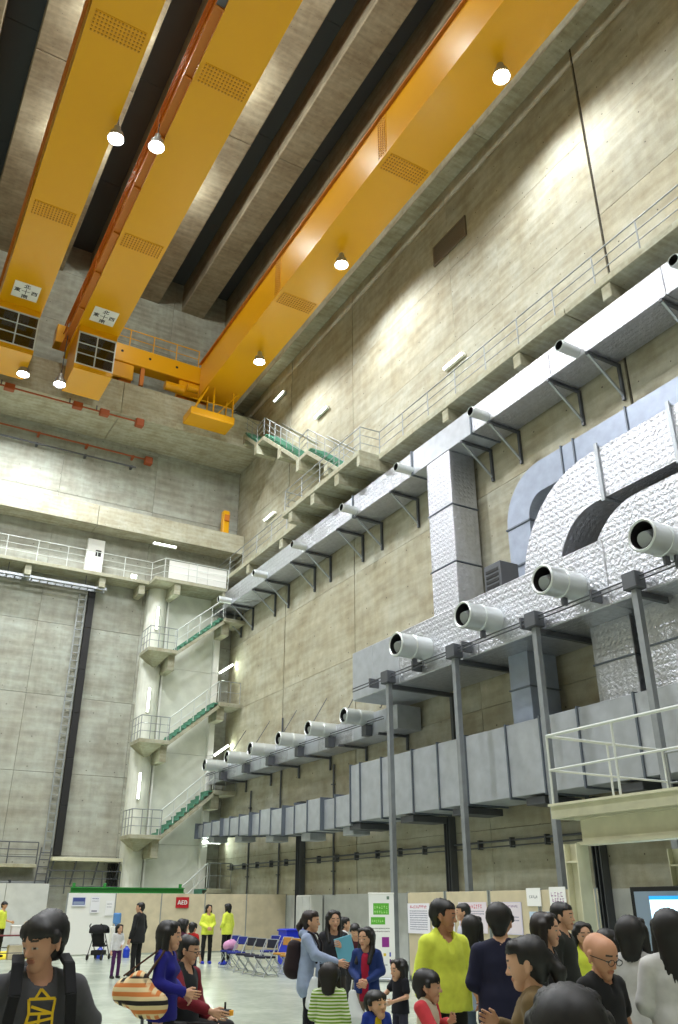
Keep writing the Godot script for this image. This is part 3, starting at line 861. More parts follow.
# ---------- the small nozzle duct and the galvanised duct ----------
func build_lower_ducts() -> void:
	var d := thing("supply_duct", "narrow pale duct with six medium nozzles along the far part of the wall", "duct", Vector3(16.6, 7.1, -33))
	var cuts := [-24.0, -27.0, -29.7, -32.4, -35.1, -37.8, -41.2]
	for i in cuts.size() - 1:
		blk(d, "duct_section", M.foil if i % 2 else M.galv, Vector3(16.2, 7.14, cuts[i]), Vector3(17.2, 7.95, cuts[i + 1] + 0.03), 0.015)
	var nz := [-25.75, -28.45, -31.0, -33.75, -36.3, -39.0]
	for z in nz:
		nozzle(d, Vector3(15.05, 7.76, z), 16.3, 0.27)
		blk(d, "damper_box", M.steel, Vector3(15.9, 7.12, z + 0.14), Vector3(16.2, 7.5, z - 0.14), 0.01)
	rod(d, "conduit", M.steel, Vector3(15.95, 7.6, -24.5), Vector3(15.95, 7.6, -41), 0.02, 6)
	rod(d, "conduit", M.steel, Vector3(15.95, 7.52, -24.5), Vector3(15.95, 7.52, -41), 0.02, 6)
	for k in 6:
		var z := -24.9 - k * 2.78
		var b := thing("duct_bracket", "small steel arm under the narrow nozzle duct, %s from the stair tower" % ORDER[5 - k], "bracket", Vector3(W, 7, z), "brackets under the narrow nozzle duct")
		bar(b, "arm", M.steel, Vector3(16.0, 7.08, z), Vector3(W - 0.05, 7.08, z), 0.08, 0.08)
		bar(b, "leg", M.steel, Vector3(W - 0.09, 7.3, z), Vector3(W - 0.09, 6.6, z), 0.08, 0.08)
		rod(b, "tie_rod", M.steel, Vector3(16.1, 7.98, z), Vector3(W - 0.06, 9.6, z - 0.4), 0.02, 6)
	# connecting drops between the large duct and the galvanised one
	var drops := [[-11.2, -12.9, 15.7, M.foil, "foil-clad drop duct behind the platform railing"], [-13.3, -14.6, 15.9, M.foil, "foil-clad drop duct between two frame posts"], [-17.0, -17.8, 15.9, M.galv2, "narrow blue-grey drop duct near the middle frame post"], [-6.5, -8.3, 15.7, M.foil, "foil-clad drop duct at the picture edge above the platform"]]
	for a in drops:
		var t := thing("drop_duct", a[4], "duct", Vector3(16.3, 6.08, (a[0] + a[1]) / 2))
		blk(t, "duct_section", a[3], Vector3(a[2], 6.08, a[0]), Vector3(17.0, 7.1, a[1]), 0.015)
		blk(t, "duct_section", a[3], Vector3(a[2], 7.12, a[0]), Vector3(17.0, 8.1, a[1]), 0.015)
		blk(t, "flange", M.flange, Vector3(a[2] - 0.03, 7.09, a[0] + 0.03), Vector3(17.02, 7.13, a[1] - 0.03))
	var g := thing("galvanised_duct", "deep blue-grey galvanised duct with flanged joints below the nozzle ducts", "duct", Vector3(16.2, 4.2, -10))
	var z := 13.8
	var k := 0
	while z > -25.9:
		var l := 1.35 if k % 3 else 1.8
		var z1 := maxf(z - l, -26.0)
		blk(g, "duct_section", M.galv, Vector3(15.5, 4.22, z), Vector3(16.9, 6.08, z1 + 0.03), 0.01)
		blk(g, "flange", M.flange, Vector3(15.455, 4.17, z1 + 0.035), Vector3(16.92, 6.12, z1 - 0.015))
		if k % 2 == 0:
			blk(g, "hanger_channel", M.steel, Vector3(15.6, 3.98, z - 0.2), Vector3(16.9, 4.17, z - 0.9), 0.01)
		z = z1
		k += 1
	var s := thing("galvanised_duct", "slim end of the galvanised duct stepping down toward the stair tower", "duct", Vector3(16.2, 4.2, -33))
	z = -26.03
	k = 0
	while z > -40.6:
		var l := 1.05
		var z1 := maxf(z - l, -40.7)
		var low := 4.12 + 0.45 * clampf((-z - 30.0) / 8.0, 0.0, 1.0)
		var deep := 15.62 if k % 3 == 1 else 15.5
		blk(s, "duct_section", M.galv, Vector3(deep, low, z), Vector3(16.6, 5.14 + (0.08 if k % 4 == 2 else 0.0), z1 + 0.03), 0.01)
		blk(s, "flange", M.flange, Vector3(15.46, low - 0.03, z1 + 0.035), Vector3(16.62, 5.24, z1 - 0.01))
		if k % 3 == 0:
			blk(s, "damper_box", M.galv, Vector3(15.7, low - 0.28, z - 0.15), Vector3(16.4, low, z - 0.85), 0.02)
		z = z1
		k += 1
	# steelwork and pipes on the wall below
	for a in [[-32.8, 0.34, 0.0, 5.6, "dark steel column against the wall near the white cabinet"], [-22.6, 0.26, 0.0, 4.2, "dark steel column on the wall behind the poster boards"], [-16.4, 0.26, 0.0, 4.2, "dark steel column on the wall between two frame posts"], [-12.9, 0.3, 0.0, 4.2, "dark steel column on the wall seen under the platform"]]:
		var col := thing("wall_column", a[4], "column", Vector3(W - 0.2, 0, a[0]))
		bar(col, "web", M.steel, Vector3(W - 0.17, a[2], a[0]), Vector3(W - 0.17, a[3], a[0]), 0.03, 0.26)
		for s2 in [-0.5, 0.5]:
			bar(col, "flange", M.steel, Vector3(W - 0.17, a[2], a[0] + a[1] * s2), Vector3(W - 0.17, a[3], a[0] + a[1] * s2), 0.03, 0.26)
	for a in [[-35.0, 2.0, 9.5, "thin vertical conduit beside the joint below the narrow duct"], [-38.2, 2.0, 6.6, "thin vertical conduit close to the stair tower"], [-30.2, 2.0, 6.8, "thin vertical conduit between wall joint and dark column"]]:
		var p := thing("conduit", a[3], "conduit", Vector3(W - 0.08, a[1], a[0]))
		rod(p, "pipe", M.steel, Vector3(W - 0.08, a[1], a[0]), Vector3(W - 0.08, a[2], a[0]), 0.045, 8)
		for y in [a[1] + 0.8, a[2] - 0.8]:
			blk(p, "clip", M.steel, Vector3(W - 0.16, y, a[0] + 0.08), Vector3(W - 0.04, y + 0.05, a[0] - 0.08))
	var h := thing("cable_tray", "thin horizontal cable tray along the wall below the galvanised duct", "tray", Vector3(W - 0.1, 3.3, -25))
	rod(h, "side_rail", M.steel, Vector3(W - 0.12, 3.35, -12), Vector3(W - 0.12, 3.35, -40.5), 0.03, 6)
	rod(h, "side_rail", M.steel, Vector3(W - 0.12, 3.2, -12), Vector3(W - 0.12, 3.2, -40.5), 0.02, 6)
	for i in 20:
		blk(h, "clip", M.steel, Vector3(W - 0.17, 3.15, -12.5 - i * 1.45), Vector3(W, 3.42, -12.56 - i * 1.45))

# ---------- stair tower in the corner ----------
func build_stair_tower() -> void:
	var t := thing("stair_tower", "pale painted stair tower panel and columns in the corner of the hall", "tower", Vector3(14.3, 0, -41.6))
	for k in 4:
		var y0 := k * 4.3
		var y1 := minf(y0 + 4.29, 17.0)
		blk(t, "wall_panel", M.tower, Vector3(13.42, y0, -41.62), Vector3(16.1, y1, -42.0), 0.01)
		# half-round column with the lamp on it
		var n := 10
		var p := PackedVector2Array()
		for i in n + 1:
			var a := PI * i / n
			p.append(Vector2(12.78 - 0.52 * cos(a), -41.62 + 0.42 * sin(a)))
		var mb := MB.new()
		for i in n:
			var a := p[i]
			var b := p[i + 1]
			var m := (a + b) * 0.5 - Vector2(12.78, -41.8)
			mb.quad(Vector3(a.x, y0, a.y), Vector3(b.x, y0, b.y), Vector3(b.x, y1, b.y), Vector3(a.x, y1, a.y), Vector3(m.x, 0, m.y).normalized())
		put(t, "column_section", mb.done(), M.tower)
		blk(t, "column_back", M.tower, Vector3(12.26, y0, -41.62), Vector3(13.3, y1, -42.0))
		blk(t, "edge_strip", M.white, Vector3(13.32, y0, -41.4), Vector3(13.4, y1, -42.0))
		blk(t, "slim_column", M.white, Vector3(16.1, y0, -41.35), Vector3(16.42, y1, -42.0), 0.02)
	# flights rise from each landing by the column to the landing by the wall
	var lows := [0.15, 4.55, 8.85, 13.35]
	var said := ["ground level flight behind the beige partition", "lowest full flight of the stair tower", "middle flight of the stair tower", "uppermost flight of the stair tower under the walkway"]
	for i in 4:
		var y: float = lows[i]
		var s := thing("stair_flight", said[i] + " with green treads", "stairs", Vector3(13.5, y, -40.6), "flights of the stair tower")
		var a := Vector3(13.45, y, -40.6)
		var b := Vector3(16.0, y + 2.2, -40.6)
		for z in [-40.05, -41.15]:
			bar(s, "stringer", M.slab, a + Vector3(-0.1, -0.22, z + 40.6), b + Vector3(0.05, -0.20, z + 40.6), 0.06, 0.16)
		for k in 11:
			var q := a.lerp(b, (k + 0.5) / 11.0)
			put(s, "tread", box(Vector3(0.27, 0.045, 1.04)), M.tread, Vector3(q.x, y + 2.2 * (k + 1.0) / 11.0 - 0.04, -40.6))
			put(s, "riser", box(Vector3(0.025, 0.18, 1.04)), M.tread, Vector3(q.x - 0.11, y + 2.2 * (k + 0.5) / 11.0 - 0.03, -40.6))
		railing(s, M.rail_white, [a + Vector3(0, 0.05, 0.52), b + Vector3(0, 0.05, 0.52)], 1.05, 0.9, 2, 0.03, 0.024)
		# landing by the slim column, reaching to the long wall
		var l := blk(s, "upper_landing", M.slab, Vector3(16.0, y + 2.0, -39.9), Vector3(17.2, y + 2.2, -41.3), 0.015)
		blk(l, "corbel", M.slab, Vector3(16.02, y + 1.35, -40.25), Vector3(16.45, y + 2.0, -41.35), 0.02)
		railing(l, M.rail, [Vector3(16.05, y + 2.2, -39.95), Vector3(17.15, y + 2.2, -39.95)], 1.1, 0.55, 2, 0.022, 0.02)
		if i > 0:
			# landing that wraps the round column
			var c := blk(s, "column_landing", M.slab, Vector3(12.0, y - 0.16, -39.8), Vector3(13.5, y + 0.03, -41.3), 0.015)
			slab_bracket(c, y)
			blk(c, "corbel", M.slab, Vector3(13.2, y - 0.95, -40.2), Vector3(13.55, y - 0.16, -41.5), 0.02)
			railing(c, M.rail, [Vector3(12.03, y + 0.03, -41.2), Vector3(12.03, y + 0.03, -39.83), Vector3(13.45, y + 0.03, -39.83)], 1.1, 0.48, 3, 0.024, 0.022)
	# tubes: upright on the round column, small ones at the wall landings, one under the high beam
	tube_lamp(Vector3(12.7, 15.3, -41.12), Vector3.UP, Vector3.BACK, "upright lit tube on the round column, topmost of three")
	tube_lamp(Vector3(12.65, 11.0, -41.12), Vector3.UP, Vector3.BACK, "upright lit tube on the round column, middle of three")
	tube_lamp(Vector3(12.6, 6.85, -41.12), Vector3.UP, Vector3.BACK, "upright lit tube on the round column, lowest of three")
	tube_lamp(Vector3(16.85, 13.2, -41.4), Vector3(0.8, 0.6, 0), Vector3.BACK, "slanting lit tube between the upper stair landings", 1.0)
	tube_lamp(Vector3(16.85, 8.9, -41.4), Vector3(0.8, 0.6, 0), Vector3.BACK, "slanting lit tube above the end of the narrow nozzle duct", 1.0)
	tube_lamp(Vector3(16.6, 4.45, -41.4), Vector3(1, 0, 0), Vector3.BACK, "lit tube under the end of the slim galvanised duct", 1.0)
	tube_lamp(Vector3(12.6, 19.3, -40.7), Vector3(1, 0, 0), Vector3.BACK, "bright lit tube over the far walkway at the tower head", 1.3)

func slab_bracket(c: Node3D, y: float) -> void:
	# tapering soffit under the landing
	var mb := MB.new()
	var t := [Vector3(12.05, y - 0.16, -39.9), Vector3(13.2, y - 0.16, -39.9), Vector3(13.2, y - 0.16, -41.3), Vector3(12.05, y - 0.16, -41.3)]
	var u := [Vector3(12.7, y - 0.62, -41.1), Vector3(12.9, y - 0.62, -41.1), Vector3(12.9, y - 0.62, -41.3), Vector3(12.7, y - 0.62, -41.3)]
	mb.quad(u[0], u[1], u[2], u[3], Vector3.DOWN)
	for i in 4:
		var j := (i + 1) % 4
		var nn: Vector3 = (t[j] - t[i]).cross(u[i] - t[i]).normalized()
		if nn.dot((t[i] + t[j]) * 0.5 - Vector3(12.8, y - 0.4, -41.0)) < 0.0:
			nn = -nn
		mb.quad(t[i], t[j], u[j], u[i], nn)
	put(c, "tapered_bracket", mb.done(), M.slab)

# ---------- walkway, trays and rails on the far wall ----------
func build_back_wall_fittings() -> void:
	var w := thing("concrete_walkway", "concrete walkway across the far wall below the long beam", "walkway", Vector3(4, 17, D))
	for seg in [[-16.0, -4.0], [-3.97, 4.0], [4.03, 12.0]]:
		blk(w, "slab", M.slab, Vector3(seg[0], 17.0, D), Vector3(seg[1], 17.18, -40.85), 0.015)
	blk(w, "slab", M.slab, Vector3(12.03, 17.0, D), Vector3(16.1, 17.18, -39.9), 0.015)
	for x in [-7.0, -2.6, 1.8, 5.9, 9.6, 11.7]:
		blk(w, "corbel", M.slab, Vector3(x - 0.16, 16.45, D), Vector3(x + 0.16, 17.0, -41.0), 0.02)
	for x in [13.3, 16.0]:
		blk(w, "corbel", M.slab, Vector3(x - 0.17, 16.4, D + 0.4), Vector3(x + 0.17, 17.0, -40.0), 0.02)
	var r := thing("handrail", "thin pale handrail on the far wall walkway, stepping out at the tower", "railing", Vector3(4, 17.18, -40.9))
	railing(r, M.rail_white, [Vector3(-16, 17.18, -40.9), Vector3(12.1, 17.18, -40.9), Vector3(12.5, 17.18, -39.95), Vector3(16.1, 17.18, -39.95)], 1.1, 1.5, 3, 0.022, 0.02)
	var s := thing("screen_panel", "white sheet fixed inside the railing at the tower head", "panel", Vector3(14, 17.2, -40.1))
	for i in 3:
		blk(s, "panel", M.white, Vector3(12.75 + i * 1.1, 17.25, -40.03), Vector3(13.83 + i * 1.1, 18.25, -40.07), 0.005)
	# service box and small lit sign on the recessed wall
	var b := thing("service_box", "tall pale wall box with a dark square port above the cable ladder", "box", Vector3(9.2, 17.2, D))
	blk(b, "casing", M.white, Vector3(8.75, 17.3, -41.99), Vector3(9.65, 19.3, -41.7), 0.02)
	blk(b, "port", M.black, Vector3(9.2, 18.35, -41.71), Vector3(9.5, 18.7, -41.685))
	var g := thing("exit_light", "small square lit sign on the far wall walkway beside the tower", "sign", Vector3(11.4, 17.3, -41.9))
	blk(g, "lit_face", M.tube_glow, Vector3(11.3, 17.5, -41.86), Vector3(11.58, 17.78, -41.9), 0.0)
	blk(g, "housing", M.white, Vector3(11.27, 17.47, -41.9), Vector3(11.61, 17.81, -41.98), 0.01)
	# horizontal cable ladder under the walkway
	var l := thing("cable_ladder", "horizontal cable ladder hung below the far wall walkway", "tray", Vector3(3, 16.4, -41.3))
	for z in [-41.15, -41.65]:
		bar(l, "side_rail", M.steel_light, Vector3(-15.5, 16.42, z), Vector3(9.9, 16.42, z), 0.05, 0.12)
	for k in 64:
		bar(l, "rung", M.steel_light, Vector3(-15.4 + k * 0.4, 16.4, -41.15), Vector3(-15.4 + k * 0.4, 16.4, -41.65), 0.05, 0.04)
	for k in 7:
		rod(l, "hanger", M.steel, Vector3(-14 + k * 3.8, 16.4, -41.2), Vector3(-14 + k * 3.8, 17.0, -41.2), 0.02, 6)
	# black riser with its ladder
	var v := thing("cable_riser", "black cable riser with a pale ladder climbing the far wall", "riser", Vector3(9.3, 3.7, D))
	for k in 6:
		blk(v, "cable_cover", M.black, Vector3(9.16, 3.7 + k * 2.15, -41.97), Vector3(9.5, 5.84 + k * 2.15, -41.72), 0.01)
	for x in [8.72, 9.06]:
		bar(v, "ladder_rail", M.rail, Vector3(x, 3.7, -41.85), Vector3(x, 16.2, -41.85), 0.05, 0.06)
	for k in 31:
		bar(v, "rung", M.rail, Vector3(8.72, 3.9 + k * 0.4, -41.82), Vector3(9.06, 3.9 + k * 0.4, -41.82), 0.04, 0.04)
	# conductor rails for the cranes
	var said := ["orange conductor rail under the crane runway ledge", "lower orange conductor rail along the far wall", "dark conductor rail just below the lower orange one"]
	for i in 3:
		var y: float = [25.25, 24.7, 24.1][i]
		var z: float = [-38.72, -41.6, -41.7][i]
		var x1: float = [9.8, 11.3, 10.8][i]
		var c := thing("conductor_rail", said[i], "rail", Vector3(0, y, z), "crane conductor rails")
		bar(c, "rail_bar", M.conductor if i < 2 else M.steel, Vector3(-16, y, z), Vector3(x1, y, z), 0.06, 0.07)
		if i == 0:
			for x in [-9.0, -3.0, 3.2, 6.6, 8.0]:
				blk(c, "collector", M.conductor, Vector3(x - 0.25, y - 0.22, z - 0.1), Vector3(x + 0.25, y + 0.12, z + 0.22), 0.03)
				bar(c, "support", M.steel, Vector3(x - 0.4, y, z), Vector3(x - 0.4, 25.6, z - 0.1), 0.06, 0.06)
		else:
			for k in 11:
				blk(c, "support", M.conductor if i == 1 else M.steel, Vector3(-15.5 + k * 2.6, y - 0.08, z), Vector3(-15.38 + k * 2.6, y + 0.08, D))
		if i < 2:
			blk(c, "end_stop", M.conductor, Vector3(x1 - 0.1, y - 0.3, z - 0.15), Vector3(x1 + 0.35, y + 0.15, z + 0.2), 0.04)
	var yb := thing("buffer_stop", "small yellow buffer standing on the long beam in the corner", "buffer", Vector3(16.2, 20.9, -41.2))
	blk(yb, "body", M.yellow, Vector3(16.0, 20.9, -41.0), Vector3(16.4, 22.4, -41.4), 0.05)
	blk(yb, "pad", M.orange, Vector3(16.05, 21.7, -40.9), Vector3(16.35, 22.1, -41.0), 0.02)
	# pipework, small rails and trays low on the far wall
	var p := thing("service_platform", "narrow service platform with thin rails low on the far wall", "platform", Vector3(10.5, 3.4, D))
	blk(p, "deck", M.cream, Vector3(9.0, 3.45, -41.98), Vector3(12.2, 3.6, -41.1), 0.01)
	for x in [9.1, 10.1, 11.1, 12.1]:
		bar(p, "bracket", M.steel, Vector3(x, 3.45, -41.2), Vector3(x, 2.5, -41.9), 0.06, 0.06)
	railing(p, M.steel, [Vector3(8.9, 2.1, -41.3), Vector3(12.2, 2.1, -41.3)], 0.95, 0.9, 3, 0.026, 0.026)
	var q := thing("handrail", "dark low handrail on the far wall beyond the white partition", "railing", Vector3(6, 3.4, -41.5))
	railing(q, M.steel, [Vector3(-8, 3.3, -41.5), Vector3(8.4, 3.3, -41.5)], 0.9, 1.3, 3, 0.026, 0.026)
	blk(q, "footing", M.slab, Vector3(-8, 3.15, -41.98), Vector3(8.4, 3.3, -41.4), 0.01)
	var h := thing("wall_pipe", "grey pipe running low across the far wall", "pipe", Vector3(2, 2.5, -41.8))
	rod(h, "pipe", M.rail, Vector3(-16, 2.55, -41.8), Vector3(9.0, 2.55, -41.8), 0.06, 8)
	for k in 9:
		blk(h, "clip", M.steel, Vector3(-15 + k * 2.8, 2.45, -41.74), Vector3(-14.9 + k * 2.8, 2.66, -41.98))
	var ld := thing("wall_ladder", "short dark caged ladder at the foot of the cable riser", "ladder", Vector3(8.6, 2, -41.3))
	for x in [8.3, 8.75]:
		bar(ld, "ladder_rail", M.steel, Vector3(x, 0, -41.5), Vector3(x + 0.25, 4.0, -41.5), 0.05, 0.05)
	for k in 13:
		bar(ld, "rung", M.steel, Vector3(8.32 + k * 0.018, 0.3 + k * 0.29, -41.5), Vector3(8.77 + k * 0.018, 0.3 + k * 0.29, -41.5), 0.04, 0.04)
	var cb := thing("cable_bundle", "thick black cable bundle at the foot of the stair tower", "cables", Vector3(12.0, 2, -41.7))
	for k in 5:
		rod(cb, "cable", M.black, Vector3(11.75 + k * 0.11, 1.0, -41.75), Vector3(11.75 + k * 0.11, 3.4, -41.75), 0.05, 8)

# ---------- steel platform at the side ----------
func build_mezzanine() -> void:
	var p := thing("steel_platform", "cream steel platform on columns with a thin railing in front of the ducts", "platform", Vector3(12.6, 0, -5))
	var zf := -11.55
	for k in 7:
		blk(p, "deck_plate", M.cream, Vector3(11.05, 3.16, zf + 0.02 + k * 2.0), Vector3(14.2, 3.24, zf + 1.99 + k * 2.0))
	blk(p, "edge_channel", M.cream, Vector3(11.0, 3.02, zf), Vector3(11.06, 3.26, 2.6))
	blk(p, "edge_channel", M.cream, Vector3(10.94, 3.22, zf), Vector3(11.0, 3.26, 2.6))
	blk(p, "edge_channel", M.cream, Vector3(11.06, 3.02, zf), Vector3(14.2, 3.26, zf + 0.06))
	# main beam: web and flanges
	blk(p, "beam_web", M.cream, Vector3(11.28, 2.62, zf + 0.4), Vector3(11.32, 3.0, 2.6))
	blk(p, "beam_flange", M.cream, Vector3(11.15, 2.57, zf + 0.4), Vector3(11.45, 2.62, 2.6))
	blk(p, "beam_flange", M.cream, Vector3(11.15, 2.99, zf + 0.4), Vector3(11.45, 3.03, 2.6))
	blk(p, "beam_web", M.cream, Vector3(13.8, 2.62, zf + 0.4), Vector3(13.84, 3.0, 2.6))
	for k in 6:
		blk(p, "joist", M.cream, Vector3(11.32, 2.8, zf + 0.8 + k * 2.2), Vector3(13.8, 3.02, zf + 0.9 + k * 2.2))
	for z in [zf + 0.3, -4.2, 2.0]:
		for x in [11.2, 13.8]:
			var c := bar(p, "column", M.cream, Vector3(x, 0, z), Vector3(x, 2.6, z), 0.26, 0.02)
			for s in [-0.14, 0.14]:
				bar(c, "column_flange", M.cream, Vector3(x, 0, z + s), Vector3(x, 2.6, z + s), 0.02, 0.28)
			blk(c, "base_plate", M.cream, Vector3(x - 0.2, 0, z - 0.2), Vector3(x + 0.2, 0.03, z + 0.2))
			blk(c, "stiffener", M.cream, Vector3(x - 0.13, 2.3, z - 0.13), Vector3(x + 0.13, 2.33, z + 0.13))
	var r := thing("handrail", "pale round-bar handrail along the edge of the cream steel platform", "railing", Vector3(11.03, 3.26, -5))
	railing(r, M.rail_white, [Vector3(14.1, 3.24, zf + 0.05), Vector3(11.03, 3.24, zf + 0.05), Vector3(11.03, 3.24, 2.5)], 1.2, 1.55, 2, 0.028, 0.022)
	# rear railing of the platform
	var q := thing("handrail", "darker handrail at the back edge of the steel platform", "railing", Vector3(14.1, 3.26, -5))
	railing(q, M.rail, [Vector3(14.12, 3.24, zf + 0.1), Vector3(14.12, 3.24, 2.5)], 1.15, 1.2, 2, 0.024, 0.022)

# ---------- things standing on the floor ----------
# A printed sheet: base colour, coloured blocks and rows of small marks, all in 0..1 of the sheet.
func sheet(w: int, h: int, base: Color, blocks: Array, rows: Array, seed_: int) -> ImageTexture:
	var im := Image.create(w, h, false, Image.FORMAT_RGB8)
	im.fill(base)
	var r := RandomNumberGenerator.new()
	r.seed = seed_
	for b in blocks:
		im.fill_rect(Rect2i(int(b[0] * w), int(b[1] * h), maxi(1, int(b[2] * w)), maxi(1, int(b[3] * h))), b[4])
	for t in rows:      # x, y, width, height of the marks, colour
		var x: float = t[0] * w
		var hh: float = t[3] * h
		while x < (t[0] + t[2]) * w:
			for k in 3:
				var y := int(t[1] * h + r.randf() * hh)
				im.fill_rect(Rect2i(int(x), y, int(hh * 0.6) + 1, 2), t[4])
			im.fill_rect(Rect2i(int(x + hh * 0.3 * r.randf()), int(t[1] * h), 2, int(hh) + 1), t[4])
			x += hh * 0.95
	return ImageTexture.create_from_image(im)

func poster(label: String, tex: Texture2D, at: Vector3, w: float, h: float, turn: Basis, group := "") -> void:
	var o := put(self, "tmp", board_mesh(w, h, 0.012), printed(tex), at, turn)
	o.name = numbered("poster")
	tag(o, label, "poster", group)

func folding_chair(at: Vector3, yaw: float, back: Color, label: String) -> void:
	var o := own("folding_chair", label, "chair", at, yaw, "folding chairs in the row")
	put(o, "seat", box(Vector3(0.40, 0.05, 0.38), 0.015), cloth(back), Vector3(0, 0.44, 0.02))
	put(o, "backrest", box(Vector3(0.40, 0.20, 0.035), 0.012), cloth(back), Vector3(0, 0.74, -0.20), Basis(Vector3.RIGHT, -0.18))
	for s in [-0.215, 0.215]:
		rod(o, "front_leg", M.steel_light, Vector3(s, 0.84, -0.22), Vector3(s, 0.0, 0.24), 0.012, 8)
		rod(o, "rear_leg", M.steel_light, Vector3(s, 0.44, 0.18), Vector3(s, 0.0, -0.26), 0.012, 8)
	rod(o, "cross_bar", M.steel_light, Vector3(-0.215, 0.84, -0.22), Vector3(0.215, 0.84, -0.22), 0.012, 8)
	rod(o, "cross_bar", M.steel_light, Vector3(-0.215, 0.03, 0.23), Vector3(0.215, 0.03, 0.23), 0.010, 8)
	rod(o, "cross_bar", M.steel_light, Vector3(-0.215, 0.03, -0.25), Vector3(0.215, 0.03, -0.25), 0.010, 8)

func build_floor_things() -> void:
	# partitions in front of the far wall
	var p := thing("partition_wall", "long beige panel partition with a red first-aid sign on it", "partition", Vector3(12.6, 0, -34))
	for k in 5:
		blk(p, "panel", M.beige if k > 0 else M.white, Vector3(8.2 + k * 1.79, 0.04, -34.0), Vector3(9.97 + k * 1.79, 2.05, -34.05), 0.005)
	for k in 6:
		blk(p, "post", M.rail, Vector3(8.18 + k * 1.79 - 0.02, 0, -33.99), Vector3(8.18 + k * 1.79 + 0.02, 2.06, -34.06))
	var q := thing("partition_wall", "white panel partition along the far wall beyond the tables", "partition", Vector3(2, 0, -40.9))
	for k in 8:
		blk(q, "panel", M.dado, Vector3(-5.4 + k * 1.8, 0, -40.9), Vector3(-3.62 + k * 1.8, 2.5, -40.96), 0.005)
	var gb := thing("green_beam", "green painted steel beam lying along the top of the partition", "beam", Vector3(10.4, 2.06, -34))
	blk(gb, "web", M.green, Vector3(8.3, 2.08, -34.18), Vector3(12.7, 2.24, -34.22))
	blk(gb, "flange", M.green, Vector3(8.3, 2.06, -34.06), Vector3(12.7, 2.09, -34.32))
	blk(gb, "flange", M.green, Vector3(8.3, 2.23, -34.08), Vector3(12.7, 2.26, -34.32))
	for x in [8.35, 9.5, 12.5]:
		blk(gb, "lug", M.green, Vector3(x, 2.26, -34.15), Vector3(x + 0.1, 2.4, -34.25), 0.01)
	var sg := thing("aed_sign", "red sign with white letters AED on the beige partition", "sign", Vector3(12.6, 1.55, -33.95))
	var sb := blk(sg, "board", plain(Color(0.70, 0.06, 0.12), 0.5), Vector3(12.34, 1.55, -33.95), Vector3(12.86, 1.93, -33.985), 0.004)
	var tm := TextMesh.new()
	tm.text = "AED"
	var fnt := SystemFont.new()
	fnt.font_names = PackedStringArray(["Droid Sans"])
	fnt.font_weight = 700
	tm.font = fnt
	tm.font_size = 64
	tm.pixel_size = 0.0033
	tm.depth = 0.006
	put(sb, "letters", tm, M.white, Vector3(12.6, 1.74, -33.945))
	# papers on the partition
	poster("landscape print with a blue picture on the white partition panel", sheet(96, 72, Color(0.85, 0.86, 0.9), [[0.05, 0.1, 0.9, 0.75, Color(0.25, 0.3, 0.55)], [0.1, 0.5, 0.8, 0.3, Color(0.55, 0.6, 0.7)]], [], 1), Vector3(8.6, 1.77, -33.96), 0.5, 0.32, Basis.IDENTITY)
	poster("tall white notice beside the blue picture print", sheet(64, 96, Color(0.9, 0.9, 0.92), [[0.2, 0.85, 0.6, 0.08, Color(0.3, 0.3, 0.4)]], [[0.15, 0.1, 0.7, 0.05, Color(0.35, 0.35, 0.55)], [0.15, 0.25, 0.7, 0.04, Color(0.6, 0.6, 0.65)]], 2), Vector3(9.2, 1.66, -33.96), 0.34, 0.55, Basis.IDENTITY)
	poster("narrow white notice near the edge of the beige panels", sheet(64, 96, Color(0.92, 0.92, 0.92), [], [[0.15, 0.2, 0.6, 0.05, Color(0.5, 0.5, 0.55)], [0.15, 0.4, 0.6, 0.04, Color(0.65, 0.65, 0.68)]], 3), Vector3(9.75, 1.55, -33.96), 0.3, 0.5, Basis.IDENTITY)
	var mat := thing("floor_sheet", "yellow sheet taped on the floor by the tables", "sheet", Vector3(5, 0, -36))
	blk(mat, "sheet", plain(Color(0.93, 0.85, 0.10), 0.6), Vector3(2.6, 0.001, -32.9), Vector3(7.2, 0.008, -38.6))
	# long table at the side with things on it
	var t := thing("folding_table", "long folding table with a dark red cloth edge by the white partition", "table", Vector3(5.5, 0, -33.0))
	blk(t, "tabletop", plain(Color(0.42, 0.16, 0.18), 0.7), Vector3(3.6, 0.70, -32.6), Vector3(6.9, 0.74, -33.2), 0.008)
	for x in [3.7, 5.2, 6.8]:
		for z in [-32.65, -33.15]:
			rod(t, "leg", M.steel, Vector3(x, 0, z), Vector3(x, 0.70, z), 0.018, 8)
	rod(t, "stretcher", M.steel, Vector3(3.7, 0.35, -33.15), Vector3(6.8, 0.35, -33.15), 0.014, 6)
	rod(t, "stretcher", M.steel, Vector3(3.7, 0.2, -32.65), Vector3(6.8, 0.2, -32.65), 0.014, 6)
	var bx := thing("white_box", "small white box on the long table", "box", Vector3(6.3, 0.74, -32.9))
	blk(bx, "carton", M.white, Vector3(6.15, 0.74, -32.75), Vector3(6.5, 1.0, -33.0), 0.01)
	blk(bx, "lid", M.white, Vector3(6.13, 0.98, -32.73), Vector3(6.52, 1.03, -33.02), 0.01)
	var ln := thing("table_lantern", "round pale lantern on a stick stand on the long table", "lantern", Vector3(6.65, 0.74, -32.9))
	put(ln, "shade", lathe([Vector2(0, 0.0), Vector2(0.12, 0.05), Vector2(0.15, 0.16), Vector2(0.11, 0.27), Vector2(0, 0.31)], 16), plain(Color(0.9, 0.82, 0.66), 0.8), Vector3(6.68, 0.86, -32.9))
	rod(ln, "stand", M.steel, Vector3(6.68, 0.74, -32.9), Vector3(6.68, 0.87, -32.9), 0.02)
